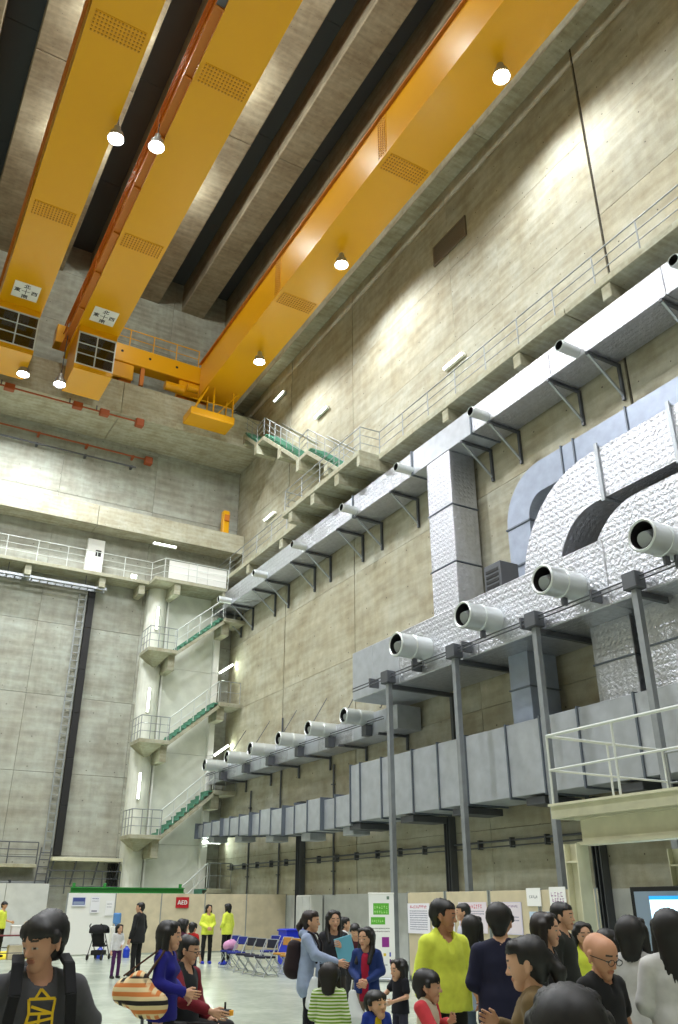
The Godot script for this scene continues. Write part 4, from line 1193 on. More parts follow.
	for k in 3:
		var bag := thing("carton", "brown carton under the long table, %s" % ["at its far end", "in the middle", "nearest the water cooler"][k], "box", Vector3(4.0 + k * 1.1, 0, -32.9), "cartons under the table")
		blk(bag, "carton_body", M.beige, Vector3(3.95 + k * 1.1, 0, -32.75), Vector3(4.4 + k * 1.1, 0.42, -33.08), 0.01)
		blk(bag, "flap", M.white, Vector3(3.97 + k * 1.1, 0.42, -32.77), Vector3(4.38 + k * 1.1, 0.44, -33.06))
	build_stroller()
	# water cooler
	var wc := thing("water_cooler", "white water cooler with a blue bottle in front of the partition", "water cooler", Vector3(9.55, 0, -32.2))
	blk(wc, "cabinet", M.white, Vector3(9.4, 0.02, -32.05), Vector3(9.72, 0.98, -32.38), 0.02)
	blk(wc, "drip_tray", M.steel, Vector3(9.45, 0.62, -31.98), Vector3(9.67, 0.66, -32.06))
	put(wc, "bottle", lathe([Vector2(0.05, 0.0), Vector2(0.06, 0.05), Vector2(0.14, 0.11), Vector2(0.14, 0.38), Vector2(0.12, 0.42), Vector2(0, 0.43)], 16), plain(Color(0.35, 0.55, 0.78), 0.2), Vector3(9.56, 0.98, -32.2))
	for k in 2:
		var jug := thing("blue_jug", "small blue plastic jug on the floor, %s" % ["next to the stroller", "next to the water cooler"][k], "jug", Vector3(9.0 + k * 0.95, 0, -31.9 - k * 0.1))
		put(jug, "body", lathe([Vector2(0, 0), Vector2(0.11, 0.0), Vector2(0.12, 0.05), Vector2(0.12, 0.26), Vector2(0.05, 0.33), Vector2(0.05, 0.36), Vector2(0, 0.36)], 14), plain(Color(0.12, 0.25, 0.75), 0.35), Vector3(9.0 + k * 0.95, 0, -31.9 - k * 0.1))
		rod(jug, "cap", M.white, Vector3(9.0 + k * 0.95, 0.36, -31.9 - k * 0.1), Vector3(9.0 + k * 0.95, 0.40, -31.9 - k * 0.1), 0.055, 12)
	# chairs
	var navy := Color(0.07, 0.08, 0.16)
	var blue := Color(0.08, 0.14, 0.5)
	var wood := Color(0.72, 0.52, 0.22)
	var spots := [[10.49, -21.9, navy, "dark folding chair nearest the camera in the row"], [10.52, -22.65, navy, "dark folding chair second from the near end of the row"], [10.6, -23.4, navy, "dark folding chair in the middle of the row"], [10.75, -24.35, blue, "blue folding chair second from the row's far end"], [10.95, -25.3, blue, "blue folding chair under the pink bag"], [11.35, -22.2, wood, "tan folding chair behind the near end of the row"], [11.6, -23.2, wood, "tan folding chair behind the middle of the row"], [11.9, -24.6, blue, "blue folding chair alone behind the row"]]
	for a in spots:
		folding_chair(Vector3(a[0], 0, a[1]), deg_to_rad(-78.0), a[2], a[3])
	var pb := own("pink_bag", "soft pink bag lying on a folding chair", "bag", Vector3(10.95, 0.465, -25.3), 0.5)
	var fb := Field.new(Vector3(-0.36, -0.05, -0.26), Vector3(0.36, 0.34, 0.26), 0.02)
	fb.bone(Vector3(-0.14, 0.12, 0), Vector3(0.14, 0.12, 0.02), 0.12, 0.13, 0.05)
	fb.bone(Vector3(-0.05, 0.18, 0), Vector3(0.05, 0.2, 0.02), 0.08, 0.08, 0.05)
	var mb := MB.new()
	fb.net(mb, wrinkle, 0.03)
	put(pb, "pouch", mb.done(), cloth(Color(0.86, 0.62, 0.78)))
	bar(pb, "handle", cloth(Color(0.75, 0.45, 0.65)), Vector3(-0.1, 0.24, 0.05), Vector3(0.12, 0.27, 0.05), 0.02, 0.02)
	var bin := thing("blue_crate", "bright blue plastic crate stack behind the folding chairs", "crate", Vector3(13.3, 0, -25.9))
	for k in 3:
		blk(bin, "crate", plain(Color(0.05, 0.16, 0.78), 0.45), Vector3(12.95, k * 0.33, -25.6), Vector3(13.6, 0.32 + k * 0.33, -26.2), 0.02)
		blk(bin, "crate_rim", plain(Color(0.04, 0.13, 0.65), 0.45), Vector3(12.92, 0.26 + k * 0.33, -25.57), Vector3(13.63, 0.30 + k * 0.33, -26.23), 0.005)
	var cab := thing("white_cabinet", "tall pale cabinet standing against the wall beyond the poster boards", "cabinet", Vector3(16.8, 0, -31.6))
	blk(cab, "carcass", M.white, Vector3(16.65, 0, -31.0), Vector3(17.2, 2.0, -32.15), 0.01)
	for k in 2:
		var d := blk(cab, "door", M.dado, Vector3(16.62, 0.06, -31.02 - k * 0.56), Vector3(16.65, 1.96, -31.56 - k * 0.56), 0.004)
		blk(d, "handle", M.steel, Vector3(16.58, 0.95, -31.5 - k * 0.14), Vector3(16.62, 1.12, -31.53 - k * 0.14))
	# banner stand
	var bs := own("banner_stand", "white roll-up banner with green blocks and a purple square", "banner", Vector3(12.25, 0, -19.1), atan2(-12.25, 19.1))
	var bt := sheet(200, 560, Color(0.93, 0.94, 0.94), [[0.18, 0.12, 0.62, 0.14, Color(0.36, 0.70, 0.20)], [0.08, 0.29, 0.56, 0.09, Color(0.36, 0.70, 0.20)], [0.50, 0.53, 0.28, 0.12, Color(0.55, 0.16, 0.55)], [0.55, 0.72, 0.1, 0.035, Color(0.85, 0.75, 0.2)], [0.78, 0.71, 0.06, 0.05, Color(0.25, 0.3, 0.7)], [0.78, 0.79, 0.06, 0.05, Color(0.4, 0.25, 0.5)], [0.72, 0.035, 0.1, 0.04, Color(0.4, 0.5, 0.45)]],
		[[0.22, 0.15, 0.5, 0.035, Color(0.75, 0.9, 0.65)], [0.22, 0.21, 0.5, 0.035, Color(0.75, 0.9, 0.65)], [0.12, 0.32, 0.45, 0.03, Color(0.75, 0.9, 0.65)], [0.12, 0.42, 0.7, 0.012, Color(0.4, 0.45, 0.4)], [0.12, 0.455, 0.7, 0.012, Color(0.5, 0.5, 0.5)], [0.1, 0.735, 0.42, 0.02, Color(0.8, 0.25, 0.2)], [0.1, 0.85, 0.6, 0.012, Color(0.5, 0.5, 0.55)]], 4)
	put(bs, "banner", board_mesh(0.62, 1.82, 0.008), printed(bt), Vector3(0, 1.0, 0))
	put(bs, "base", box(Vector3(0.68, 0.08, 0.2), 0.02), M.steel_light, Vector3(0, 0.04, 0))
	rod(bs, "pole", M.steel_light, Vector3(0, 0.06, -0.03), Vector3(0, 1.92, -0.03), 0.012)
	rod(bs, "top_bar", M.white, Vector3(-0.32, 1.91, 0), Vector3(0.32, 1.91, 0), 0.018)
	# poster boards parallel to the wall
	for k in 4:
		var z0 := -18.95 + k * 1.6
		var bo := thing("poster_board", "cream display board on feet, %s" % ["at the end by the banner", "second from the banner", "third from the banner", "at the end by the steel platform"][k], "board", Vector3(12.95, 0, z0 + 0.8), "poster boards")
		blk(bo, "panel", M.beige, Vector3(12.92, 0.12, z0), Vector3(12.97, 1.93, z0 + 1.57), 0.004)
		for z in [z0 + 0.02, z0 + 1.55]:
			blk(bo, "post", M.rail, Vector3(12.915, 0, z - 0.02), Vector3(12.975, 1.95, z + 0.02))
			blk(bo, "foot", M.rail, Vector3(12.7, 0, z - 0.03), Vector3(13.2, 0.04, z + 0.03))
	var face := Basis(Vector3.UP, -PI / 2)
	var ink := Color(0.5, 0.5, 0.6)
	var lines := []
	for k in 9:
		lines.append([0.1, 0.24 + k * 0.075, 0.8, 0.03, ink])
	poster("white sheet with a red heading and lines of text", sheet(200, 150, Color(0.92, 0.91, 0.95), [], [[0.12, 0.06, 0.75, 0.1, Color(0.75, 0.25, 0.35)]] + lines, 5), Vector3(12.905, 1.36, -18.45), 0.92, 0.66, face)
	poster("white sheet with text partly behind the man in yellow", sheet(200, 150, Color(0.92, 0.91, 0.94), [], [[0.12, 0.06, 0.75, 0.08, Color(0.6, 0.4, 0.5)]] + lines, 6), Vector3(12.905, 1.36, -17.45), 0.85, 0.66, face)
	poster("wide pale pink poster with a red heading", sheet(220, 150, Color(0.90, 0.86, 0.90), [[0.05, 0.5, 0.4, 0.4, Color(0.8, 0.78, 0.86)]], [[0.1, 0.08, 0.75, 0.12, Color(0.78, 0.2, 0.3)], [0.1, 0.28, 0.8, 0.03, ink], [0.1, 0.36, 0.8, 0.03, ink]], 7), Vector3(12.905, 1.40, -16.35), 1.0, 0.62, face)
	poster("lilac framed poster beside the pink one", sheet(220, 150, Color(0.82, 0.80, 0.88), [[0.03, 0.03, 0.94, 0.94, Color(0.88, 0.84, 0.88)], [0.1, 0.4, 0.35, 0.4, Color(0.75, 0.7, 0.8)]], [[0.08, 0.1, 0.8, 0.07, Color(0.55, 0.45, 0.6)], [0.5, 0.45, 0.4, 0.03, ink], [0.5, 0.55, 0.4, 0.03, ink]], 8), Vector3(12.905, 1.40, -15.2), 0.98, 0.62, face)
	poster("small white card with one printed line at the board top", sheet(120, 110, Color(0.95, 0.95, 0.95), [], [[0.2, 0.42, 0.6, 0.14, Color(0.25, 0.25, 0.3)]], 9), Vector3(12.9, 1.80, -14.3), 0.42, 0.34, face)
	poster("small white card with purple lettering at the board top", sheet(120, 110, Color(0.95, 0.95, 0.95), [], [[0.12, 0.28, 0.75, 0.22, Color(0.5, 0.15, 0.5)], [0.16, 0.56, 0.7, 0.18, Color(0.5, 0.15, 0.5)]], 10), Vector3(12.9, 1.80, -13.6), 0.46, 0.36, face)
	poster("pale blue poster with dark bullet marks", sheet(160, 170, Color(0.78, 0.85, 0.93), [[0.06, 0.12, 0.1, 0.08, Color(0.15, 0.25, 0.5)], [0.06, 0.34, 0.1, 0.08, Color(0.15, 0.25, 0.5)], [0.06, 0.56, 0.1, 0.08, Color(0.15, 0.25, 0.5)]], [[0.2, 0.14, 0.6, 0.05, ink], [0.2, 0.36, 0.6, 0.05, ink], [0.2, 0.58, 0.6, 0.05, ink]], 11), Vector3(12.905, 1.22, -14.05), 0.85, 0.62, face)
	# projection screen on its stand
	var ps := thing("projection_screen", "lit projection screen in a black frame under the platform", "screen", Vector3(13.4, 0, -10.7))
	blk(ps, "frame", M.black, Vector3(13.42, 0.85, -12.2), Vector3(13.46, 1.96, -9.0), 0.005)
	blk(ps, "border", plain(Color(0.55, 0.62, 0.70), 0.7), Vector3(13.405, 0.9, -12.1), Vector3(13.42, 1.88, -9.1))
	blk(ps, "lit_picture", glow(Color(0.80, 0.93, 1.0), 1.3), Vector3(13.398, 0.9, -11.75), Vector3(13.406, 1.78, -9.3))
	blk(ps, "lit_title_band", glow(Color(0.15, 0.60, 0.92), 1.0), Vector3(13.396, 1.74, -11.75), Vector3(13.407, 1.80, -9.3))
	for z in [-12.0, -9.2]:
		bar(ps, "leg", M.black, Vector3(13.5, 0, z), Vector3(13.48, 0.95, z), 0.04, 0.04)
		bar(ps, "foot", M.black, Vector3(13.25, 0.02, z), Vector3(13.75, 0.02, z), 0.05, 0.04)
	var pl := AreaLight3D.new()
	pl.name = "screen_light"
	pl.area_size = Vector2(2.4, 0.85)
	pl.light_energy = 0.5
	pl.light_color = Color(0.80, 0.93, 1.0)
	pl.shadow_enabled = true
	ps.add_child(pl)
	pl.look_at_from_position(Vector3(13.35, 1.34, -10.5), Vector3(10, 1.34, -10.5), Vector3.UP)

func build_stroller() -> void:
	var o := own("baby_stroller", "black folding baby stroller parked in front of the partition", "stroller", Vector3(8.75, 0, -31.2), 2.5)
	for s in [-0.24, 0.24]:
		rod(o, "side_tube", M.black, Vector3(s, 1.02, -0.42), Vector3(s, 0.12, 0.38), 0.015)
		rod(o, "side_tube", M.black, Vector3(s, 0.6, -0.06), Vector3(s, 0.12, -0.34), 0.015)
		for z in [-0.34, 0.38]:
			put(o, "wheel", lathe([Vector2(0, -0.02), Vector2(0.08, -0.02), Vector2(0.09, 0.0), Vector2(0.08, 0.02), Vector2(0, 0.02)], 14), M.black, Vector3(s, 0.09, z), Basis(Vector3(0, 0, 1), PI / 2))
		rod(o, "handle", M.black, Vector3(s, 1.02, -0.42), Vector3(s * 0.7, 1.08, -0.5), 0.02)
	put(o, "backrest", box(Vector3(0.42, 0.55, 0.05), 0.02), cloth(Color(0.06, 0.06, 0.07)), Vector3(0, 0.66, -0.16), Basis(Vector3.RIGHT, -0.4))
	put(o, "seat", box(Vector3(0.42, 0.06, 0.34), 0.02), cloth(Color(0.07, 0.07, 0.08)), Vector3(0, 0.42, 0.06))
	var h := Field.new(Vector3(-0.32, 0.6, -0.5), Vector3(0.32, 1.2, 0.3), 0.02)
	h.bone(Vector3(-0.14, 0.84, -0.12), Vector3(0.14, 0.84, -0.12), 0.22, 0.22, 0.03)
	h.bone(Vector3(-0.12, 0.74, 0.04), Vector3(0.12, 0.74, 0.04), 0.2, 0.2, 0.02, Vector3.ONE, true)
	h.cut_plane(Vector3(0, -1, 0), -0.8)
	var mb := MB.new()
	h.net(mb)
	put(o, "canopy", mb.done(), cloth(Color(0.05, 0.05, 0.06)))
	put(o, "basket", box(Vector3(0.4, 0.14, 0.4), 0.02), cloth(Color(0.1, 0.1, 0.1)), Vector3(0, 0.22, 0.0))

# ---------- people ----------
# A distance field on a grid: tapered capsules joined by a smooth minimum, meshed as surface nets.
class Field:
	var lo: Vector3
	var c: float
	var nx: int
	var ny: int
	var nz: int
	var f := PackedFloat32Array()
	func _init(a: Vector3, b: Vector3, cell: float) -> void:
		lo = a
		c = cell
		nx = int((b.x - a.x) / c) + 2
		ny = int((b.y - a.y) / c) + 2
		nz = int((b.z - a.z) / c) + 2
		f.resize(nx * ny * nz)
		f.fill(1000.0)
	func bone(a: Vector3, b: Vector3, ra: float, rb: float, k := 0.03, sc := Vector3.ONE, minus := false) -> void:
		var m := (maxf(ra, rb) + k + c * 2.5) * maxf(sc.x, maxf(sc.y, sc.z))
		var p0 := (Vector3(minf(a.x, b.x), minf(a.y, b.y), minf(a.z, b.z)) - Vector3.ONE * m - lo) / c
		var p1 := (Vector3(maxf(a.x, b.x), maxf(a.y, b.y), maxf(a.z, b.z)) + Vector3.ONE * m - lo) / c
		var x0 := maxi(0, int(p0.x))
		var x1 := mini(nx - 1, int(p1.x) + 1)
		var y0 := maxi(0, int(p0.y))
		var y1 := mini(ny - 1, int(p1.y) + 1)
		var z0 := maxi(0, int(p0.z))
		var z1 := mini(nz - 1, int(p1.z) + 1)
		var inv := Vector3.ONE / sc
		var ba := (b - a) * inv
		var l2 := maxf(ba.dot(ba), 1e-8)
		for z in range(z0, z1 + 1):
			for y in range(y0, y1 + 1):
				var base := (z * ny + y) * nx
				for x in range(x0, x1 + 1):
					var pa := (lo + Vector3(x, y, z) * c - a) * inv
					var t := clampf(pa.dot(ba) / l2, 0.0, 1.0)
					var d := (pa - ba * t).length() - lerpf(ra, rb, t)
					var o := f[base + x]
					if minus:
						f[base + x] = maxf(o, -d)
					elif o > 500.0:
						f[base + x] = d
					else:
						var h := maxf(k - absf(o - d), 0.0)
						f[base + x] = minf(o, d) - h * h / (4.0 * k)
	func cut_plane(n: Vector3, d: float) -> void:      # removes what lies where n.p > d
		for z in nz:
			for y in ny:
				var base := (z * ny + y) * nx
				for x in nx:
					var o := f[base + x]
					if o < 0.2:
						var q := n.dot(lo + Vector3(x, y, z) * c) - d
						if q > o:
							f[base + x] = q
	func cut_box(a: Vector3, b: Vector3) -> void:
		var m := (a + b) * 0.5
		var h := (b - a) * 0.5
		for z in nz:
			for y in ny:
				var base := (z * ny + y) * nx
				for x in nx:
					var o := f[base + x]
					if o < 0.2:
						var q := (lo + Vector3(x, y, z) * c - m).abs() - h
						var d := maxf(q.x, maxf(q.y, q.z))
						if -d > o:
							f[base + x] = -d
	func front(x: float, y: float) -> float:
		var i := clampi(int((x - lo.x) / c), 0, nx - 1)
		var j := clampi(int((y - lo.y) / c), 0, ny - 1)
		for k in range(nz - 2, 0, -1):
			var a := f[(k * ny + j) * nx + i]
			var b := f[((k + 1) * ny + j) * nx + i]
			if a < 0.0 and b >= 0.0:
				return lo.z + (k + a / (a - b)) * c
		return 0.0
	# Appends the surface to mb; folds shifts each point along its normal by noise.
	func net(mb: MB, noise: FastNoiseLite = null, folds := 0.0, grain := Vector3.ONE) -> void:
		var id := PackedInt32Array()
		id.resize(f.size())
		id.fill(-1)
		var sx := 1
		var sy := nx
		var sz := nx * ny
		var off := [0, sx, sy, sx + sy, sz, sz + sx, sz + sy, sx + sy + sz]
		var cor := [Vector3(0, 0, 0), Vector3(1, 0, 0), Vector3(0, 1, 0), Vector3(1, 1, 0), Vector3(0, 0, 1), Vector3(1, 0, 1), Vector3(0, 1, 1), Vector3(1, 1, 1)]
		var edges := PackedInt32Array([0, 1, 2, 3, 4, 5, 6, 7, 0, 2, 1, 3, 4, 6, 5, 7, 0, 4, 1, 5, 2, 6, 3, 7])
		var lim := c * 3.4
		var start := mb.v.size()
		var count := 0
		var g := PackedFloat32Array()
		g.resize(8)
		for z in nz - 1:
			for y in ny - 1:
				var i := (z * ny + y) * nx - 1
				for x in nx - 1:
					i += 1
					var s0 := f[i]
					if s0 > lim or s0 < -lim:
						continue
					var mask := 0
					for e in 8:
						var w := f[i + off[e]]
						g[e] = w
						if w < 0.0:
							mask |= 1 << e
					if mask == 0 or mask == 255:
						continue
					var sum := Vector3.ZERO
					var n := 0
					for e in 12:
						var a := edges[e * 2]
						var b := edges[e * 2 + 1]
						var ga := g[a]
						var gb := g[b]
						if (ga < 0.0) != (gb < 0.0):
							sum += cor[a].lerp(cor[b], clampf(ga / (ga - gb), 0.0, 1.0))
							n += 1
					var nn := Vector3(g[1] + g[3] + g[5] + g[7] - g[0] - g[2] - g[4] - g[6], g[2] + g[3] + g[6] + g[7] - g[0] - g[1] - g[4] - g[5], g[4] + g[5] + g[6] + g[7] - g[0] - g[1] - g[2] - g[3]).normalized()
					var p := lo + (Vector3(x, y, z) + sum / n) * c
					if noise != null:
						p += nn * folds * noise.get_noise_3dv(p * grain)
					id[i] = start + count
					count += 1
					mb.v.append(p)
					mb.n.append(nn)
		for z in range(1, nz - 1):
			for y in range(1, ny - 1):
				var i := (z * ny + y) * nx
				for x in range(1, nx - 1):
					i += 1
					var q := id[i]
					if q < 0:
						continue
					var s := f[i] < 0.0
					if s != (f[i + sx] < 0.0):
						face(mb, id[i - sy - sz], id[i - sz], q, id[i - sy], not s)
					if s != (f[i + sy] < 0.0):
						face(mb, id[i - sz - sx], id[i - sx], q, id[i - sz], not s)
					if s != (f[i + sz] < 0.0):
						face(mb, id[i - sx - sy], id[i - sy], q, id[i - sx], not s)
	func face(mb: MB, a: int, b: int, d: int, e: int, flip: bool) -> void:
		if a < 0 or b < 0 or e < 0:
			return
		if flip:
			mb.ix.append_array([a, b, d, a, d, e])
		else:
			mb.ix.append_array([a, d, b, a, e, d])

func add_mesh(mb: MB, src: MB, t: Transform3D, mirror := false) -> void:
	var s := mb.v.size()
	mb.v.append_array(t * src.v)
	mb.n.append_array(Transform3D(t.basis.orthonormalized() if not mirror else t.basis, Vector3.ZERO) * src.n)
	var ix := src.ix.duplicate()
	for i in ix.size():
		ix[i] += s
	if mirror:
		ix.reverse()
	mb.ix.append_array(ix)

var head_near: MB
var head_far: MB
var hand_mesh: MB
var hair_kinds := {}
var wrinkle := FastNoiseLite.new()

func make_head(cell: float) -> MB:
	var h := Field.new(Vector3(-0.12, -0.14, -0.14), Vector3(0.12, 0.15, 0.15), cell)
	h.bone(Vector3(0, 0.036, -0.03), Vector3(0, 0.032, 0.02), 0.077, 0.074, 0.03)
	h.bone(Vector3(0, -0.01, 0.022), Vector3(0, -0.07, 0.042), 0.062, 0.036, 0.03)
	h.bone(Vector3(-0.03, -0.022, 0.042), Vector3(0.03, -0.022, 0.042), 0.034, 0.034, 0.02)
	h.bone(Vector3(0, -0.086, 0.058), Vector3(0, -0.088, 0.055), 0.02, 0.02, 0.025)
	h.bone(Vector3(-0.034, 0.022, 0.070), Vector3(0.034, 0.022, 0.070), 0.013, 0.013, 0.015)
	h.bone(Vector3(0, 0.008, 0.082), Vector3(0, -0.024, 0.099), 0.008, 0.0125, 0.012)
	h.bone(Vector3(-0.011, -0.027, 0.088), Vector3(0.011, -0.027, 0.088), 0.0075, 0.0075, 0.008)
	for s in [-1.0, 1.0]:
		h.bone(Vector3(0.032 * s, 0.001, 0.098), Vector3(0.032 * s, 0.001, 0.098), 0.0145, 0.0145, 0.006, Vector3(1.25, 0.75, 1), true)
		h.bone(Vector3(0.031 * s, 0.001, 0.074), Vector3(0.031 * s, 0.001, 0.074), 0.0125, 0.0125, 0.003)
		h.bone(Vector3(0.077 * s, 0.012, -0.012), Vector3(0.078 * s, -0.025, -0.004), 0.013, 0.009, 0.008, Vector3(0.7, 1.3, 1.2))
	h.bone(Vector3(-0.016, -0.051, 0.081), Vector3(0.016, -0.051, 0.081), 0.0062, 0.0062, 0.006)
	h.bone(Vector3(-0.012, -0.060, 0.079), Vector3(0.012, -0.060, 0.079), 0.007, 0.007, 0.006)
	var mb := MB.new()
	h.net(mb)
	return mb

func make_hand() -> MB:
	# left hand hanging: fingers down, palm to -x, thumb forward
	var h := Field.new(Vector3(-0.06, -0.21, -0.065), Vector3(0.05, 0.03, 0.085), 0.0055)
	h.bone(Vector3(0, 0.02, 0), Vector3(0, -0.03, 0), 0.024, 0.026, 0.015, Vector3(0.8, 1, 1.1))
	h.bone(Vector3(0, -0.035, -0.018), Vector3(0, -0.085, -0.024), 0.016, 0.013, 0.012)
	h.bone(Vector3(0, -0.035, 0.014), Vector3(0, -0.085, 0.024), 0.017, 0.013, 0.012)
	h.bone(Vector3(0, -0.04, 0.0), Vector3(0, -0.085, 0.0), 0.016, 0.013, 0.012)
	var ls := [0.060, 0.078, 0.086, 0.076]
	for i in 4:
		var z: float = -0.031 + i * 0.0205
		var l: float = ls[i]
		var a := Vector3(0, -0.083, z)
		var b := a + Vector3(-0.008, -l * 0.45, z * 0.08)
		var e := b + Vector3(-0.018, -l * 0.32, 0)
		var g := e + Vector3(-0.02, -l * 0.2, 0)
		h.bone(a, b, 0.0092, 0.0086, 0.003)
		h.bone(b, e, 0.0086, 0.0078, 0.003)
		h.bone(e, g, 0.0078, 0.0068, 0.003)
	h.bone(Vector3(-0.003, -0.035, 0.025), Vector3(-0.012, -0.066, 0.050), 0.013, 0.010, 0.01)
	h.bone(Vector3(-0.012, -0.066, 0.050), Vector3(-0.022, -0.098, 0.054), 0.010, 0.008, 0.003)
	var mb := MB.new()
	h.net(mb)
	return mb

func hair_mesh(kind: String) -> Mesh:
	if hair_kinds.has(kind):
		return hair_kinds[kind]
	var low := -0.16
	if kind == "long" or kind == "parted":
		low = -0.32
	if kind == "pony" or kind == "bob":
		low = -0.2
	var h := Field.new(Vector3(-0.15, low - 0.03, -0.2), Vector3(0.15, 0.165, 0.15), 0.0075)
	h.bone(Vector3(0, 0.044, -0.034), Vector3(0, 0.042, 0.013), 0.089, 0.083, 0.03)
	h.bone(Vector3(0, 0.0, -0.055), Vector3(0, -0.045, -0.05), 0.066, 0.05, 0.03)
	if kind == "fringe" or kind == "child":
		h.bone(Vector3(-0.05, 0.058, 0.044), Vector3(0.05, 0.058, 0.044), 0.033, 0.033, 0.02)
		h.bone(Vector3(-0.082, 0.03, 0.01), Vector3(-0.082, -0.02, 0.014), 0.02, 0.012, 0.02)
		h.bone(Vector3(0.082, 0.03, 0.01), Vector3(0.082, -0.02, 0.014), 0.02, 0.012, 0.02)
	if kind == "bob" or kind == "long" or kind == "parted":
		var e := -0.09 if kind == "bob" else -0.24
		for s in [-1.0, 1.0]:
			h.bone(Vector3(0.074 * s, 0.04, -0.005), Vector3(0.084 * s, -0.08 if kind == "bob" else -0.13, -0.01), 0.034, 0.026, 0.02)
			if kind == "parted":
				h.bone(Vector3(0.084 * s, -0.1, 0.0), Vector3(0.085 * s, -0.24, 0.075), 0.03, 0.024, 0.02)
		h.bone(Vector3(0, 0.02, -0.06), Vector3(0, e, -0.075), 0.07, 0.05, 0.03, Vector3(1.2, 1, 0.8))
		h.bone(Vector3(-0.05, 0.085, 0.045), Vector3(0.05, 0.085, 0.045), 0.03, 0.03, 0.02)
	if kind == "pony":
		h.bone(Vector3(0, 0.02, -0.11), Vector3(0, -0.05, -0.15), 0.028, 0.034, 0.02)
		h.bone(Vector3(0, -0.05, -0.15), Vector3(0, -0.17, -0.13), 0.034, 0.014, 0.02)
		h.bone(Vector3(-0.05, 0.085, 0.045), Vector3(0.05, 0.085, 0.045), 0.03, 0.03, 0.02)
	# face opening
	var brow := 0.058
	if kind == "fringe" or kind == "child":
		brow = 0.034
	if kind == "parted" or kind == "long" or kind == "bob":
		h.bone(Vector3(0, brow - 0.012, 0.13), Vector3(0, -0.12, 0.13), 0.064, 0.075, 0.01, Vector3(1, 1, 1.25), true)
	else:
		h.cut_box(Vector3(-0.2, -0.3, 0.03), Vector3(0.2, brow, 0.3))
		h.cut_box(Vector3(-0.2, -0.3, -0.035), Vector3(-0.055, -0.0, 0.3))
		h.cut_box(Vector3(0.055, -0.3, -0.035), Vector3(0.2, -0.0, 0.3))
		h.cut_box(Vector3(-0.2, -0.3, 0.0), Vector3(0.2, -0.02, 0.3))
	if kind == "short" or kind == "fringe" or kind == "child":
		h.cut_plane(Vector3(0, -1, 0), 0.088)
	var mb := MB.new()
	var ns := FastNoiseLite.new()
	ns.seed = 5
	ns.frequency = 1.0
	h.net(mb, ns, 0.008, Vector3(60, 10, 60))
	hair_kinds[kind] = mb.done()
	return hair_kinds[kind]

func hair_mat(c: Color) -> StandardMaterial3D:
	var k := "hair" + c.to_html()
	if not shared.has(k):
		shared[k] = plain(c, 0.5)
	return shared[k]

func arm_pose(kind: String) -> Array:
	match kind:
		"front": return [Vector3(0.235, 1.13, -0.02), Vector3(0.06, 1.02, 0.20)]
		"forward": return [Vector3(0.225, 1.12, 0.0), Vector3(0.17, 1.06, 0.26)]
		"chest": return [Vector3(0.225, 1.14, 0.03), Vector3(0.08, 1.22, 0.21)]
		"reach": return [Vector3(0.235, 1.16, 0.13), Vector3(0.16, 1.08, 0.40)]
		"hip": return [Vector3(0.31, 1.14, -0.05), Vector3(0.21, 0.98, 0.10)]
		"behind": return [Vector3(0.24, 1.12, -0.08), Vector3(0.08, 0.98, -0.18)]
		"lap": return [Vector3(0.235, 1.10, 0.02), Vector3(0.13, 0.98, 0.24)]
		_: return [Vector3(0.235, 1.10, -0.02), Vector3(0.255, 0.86, 0.05)]

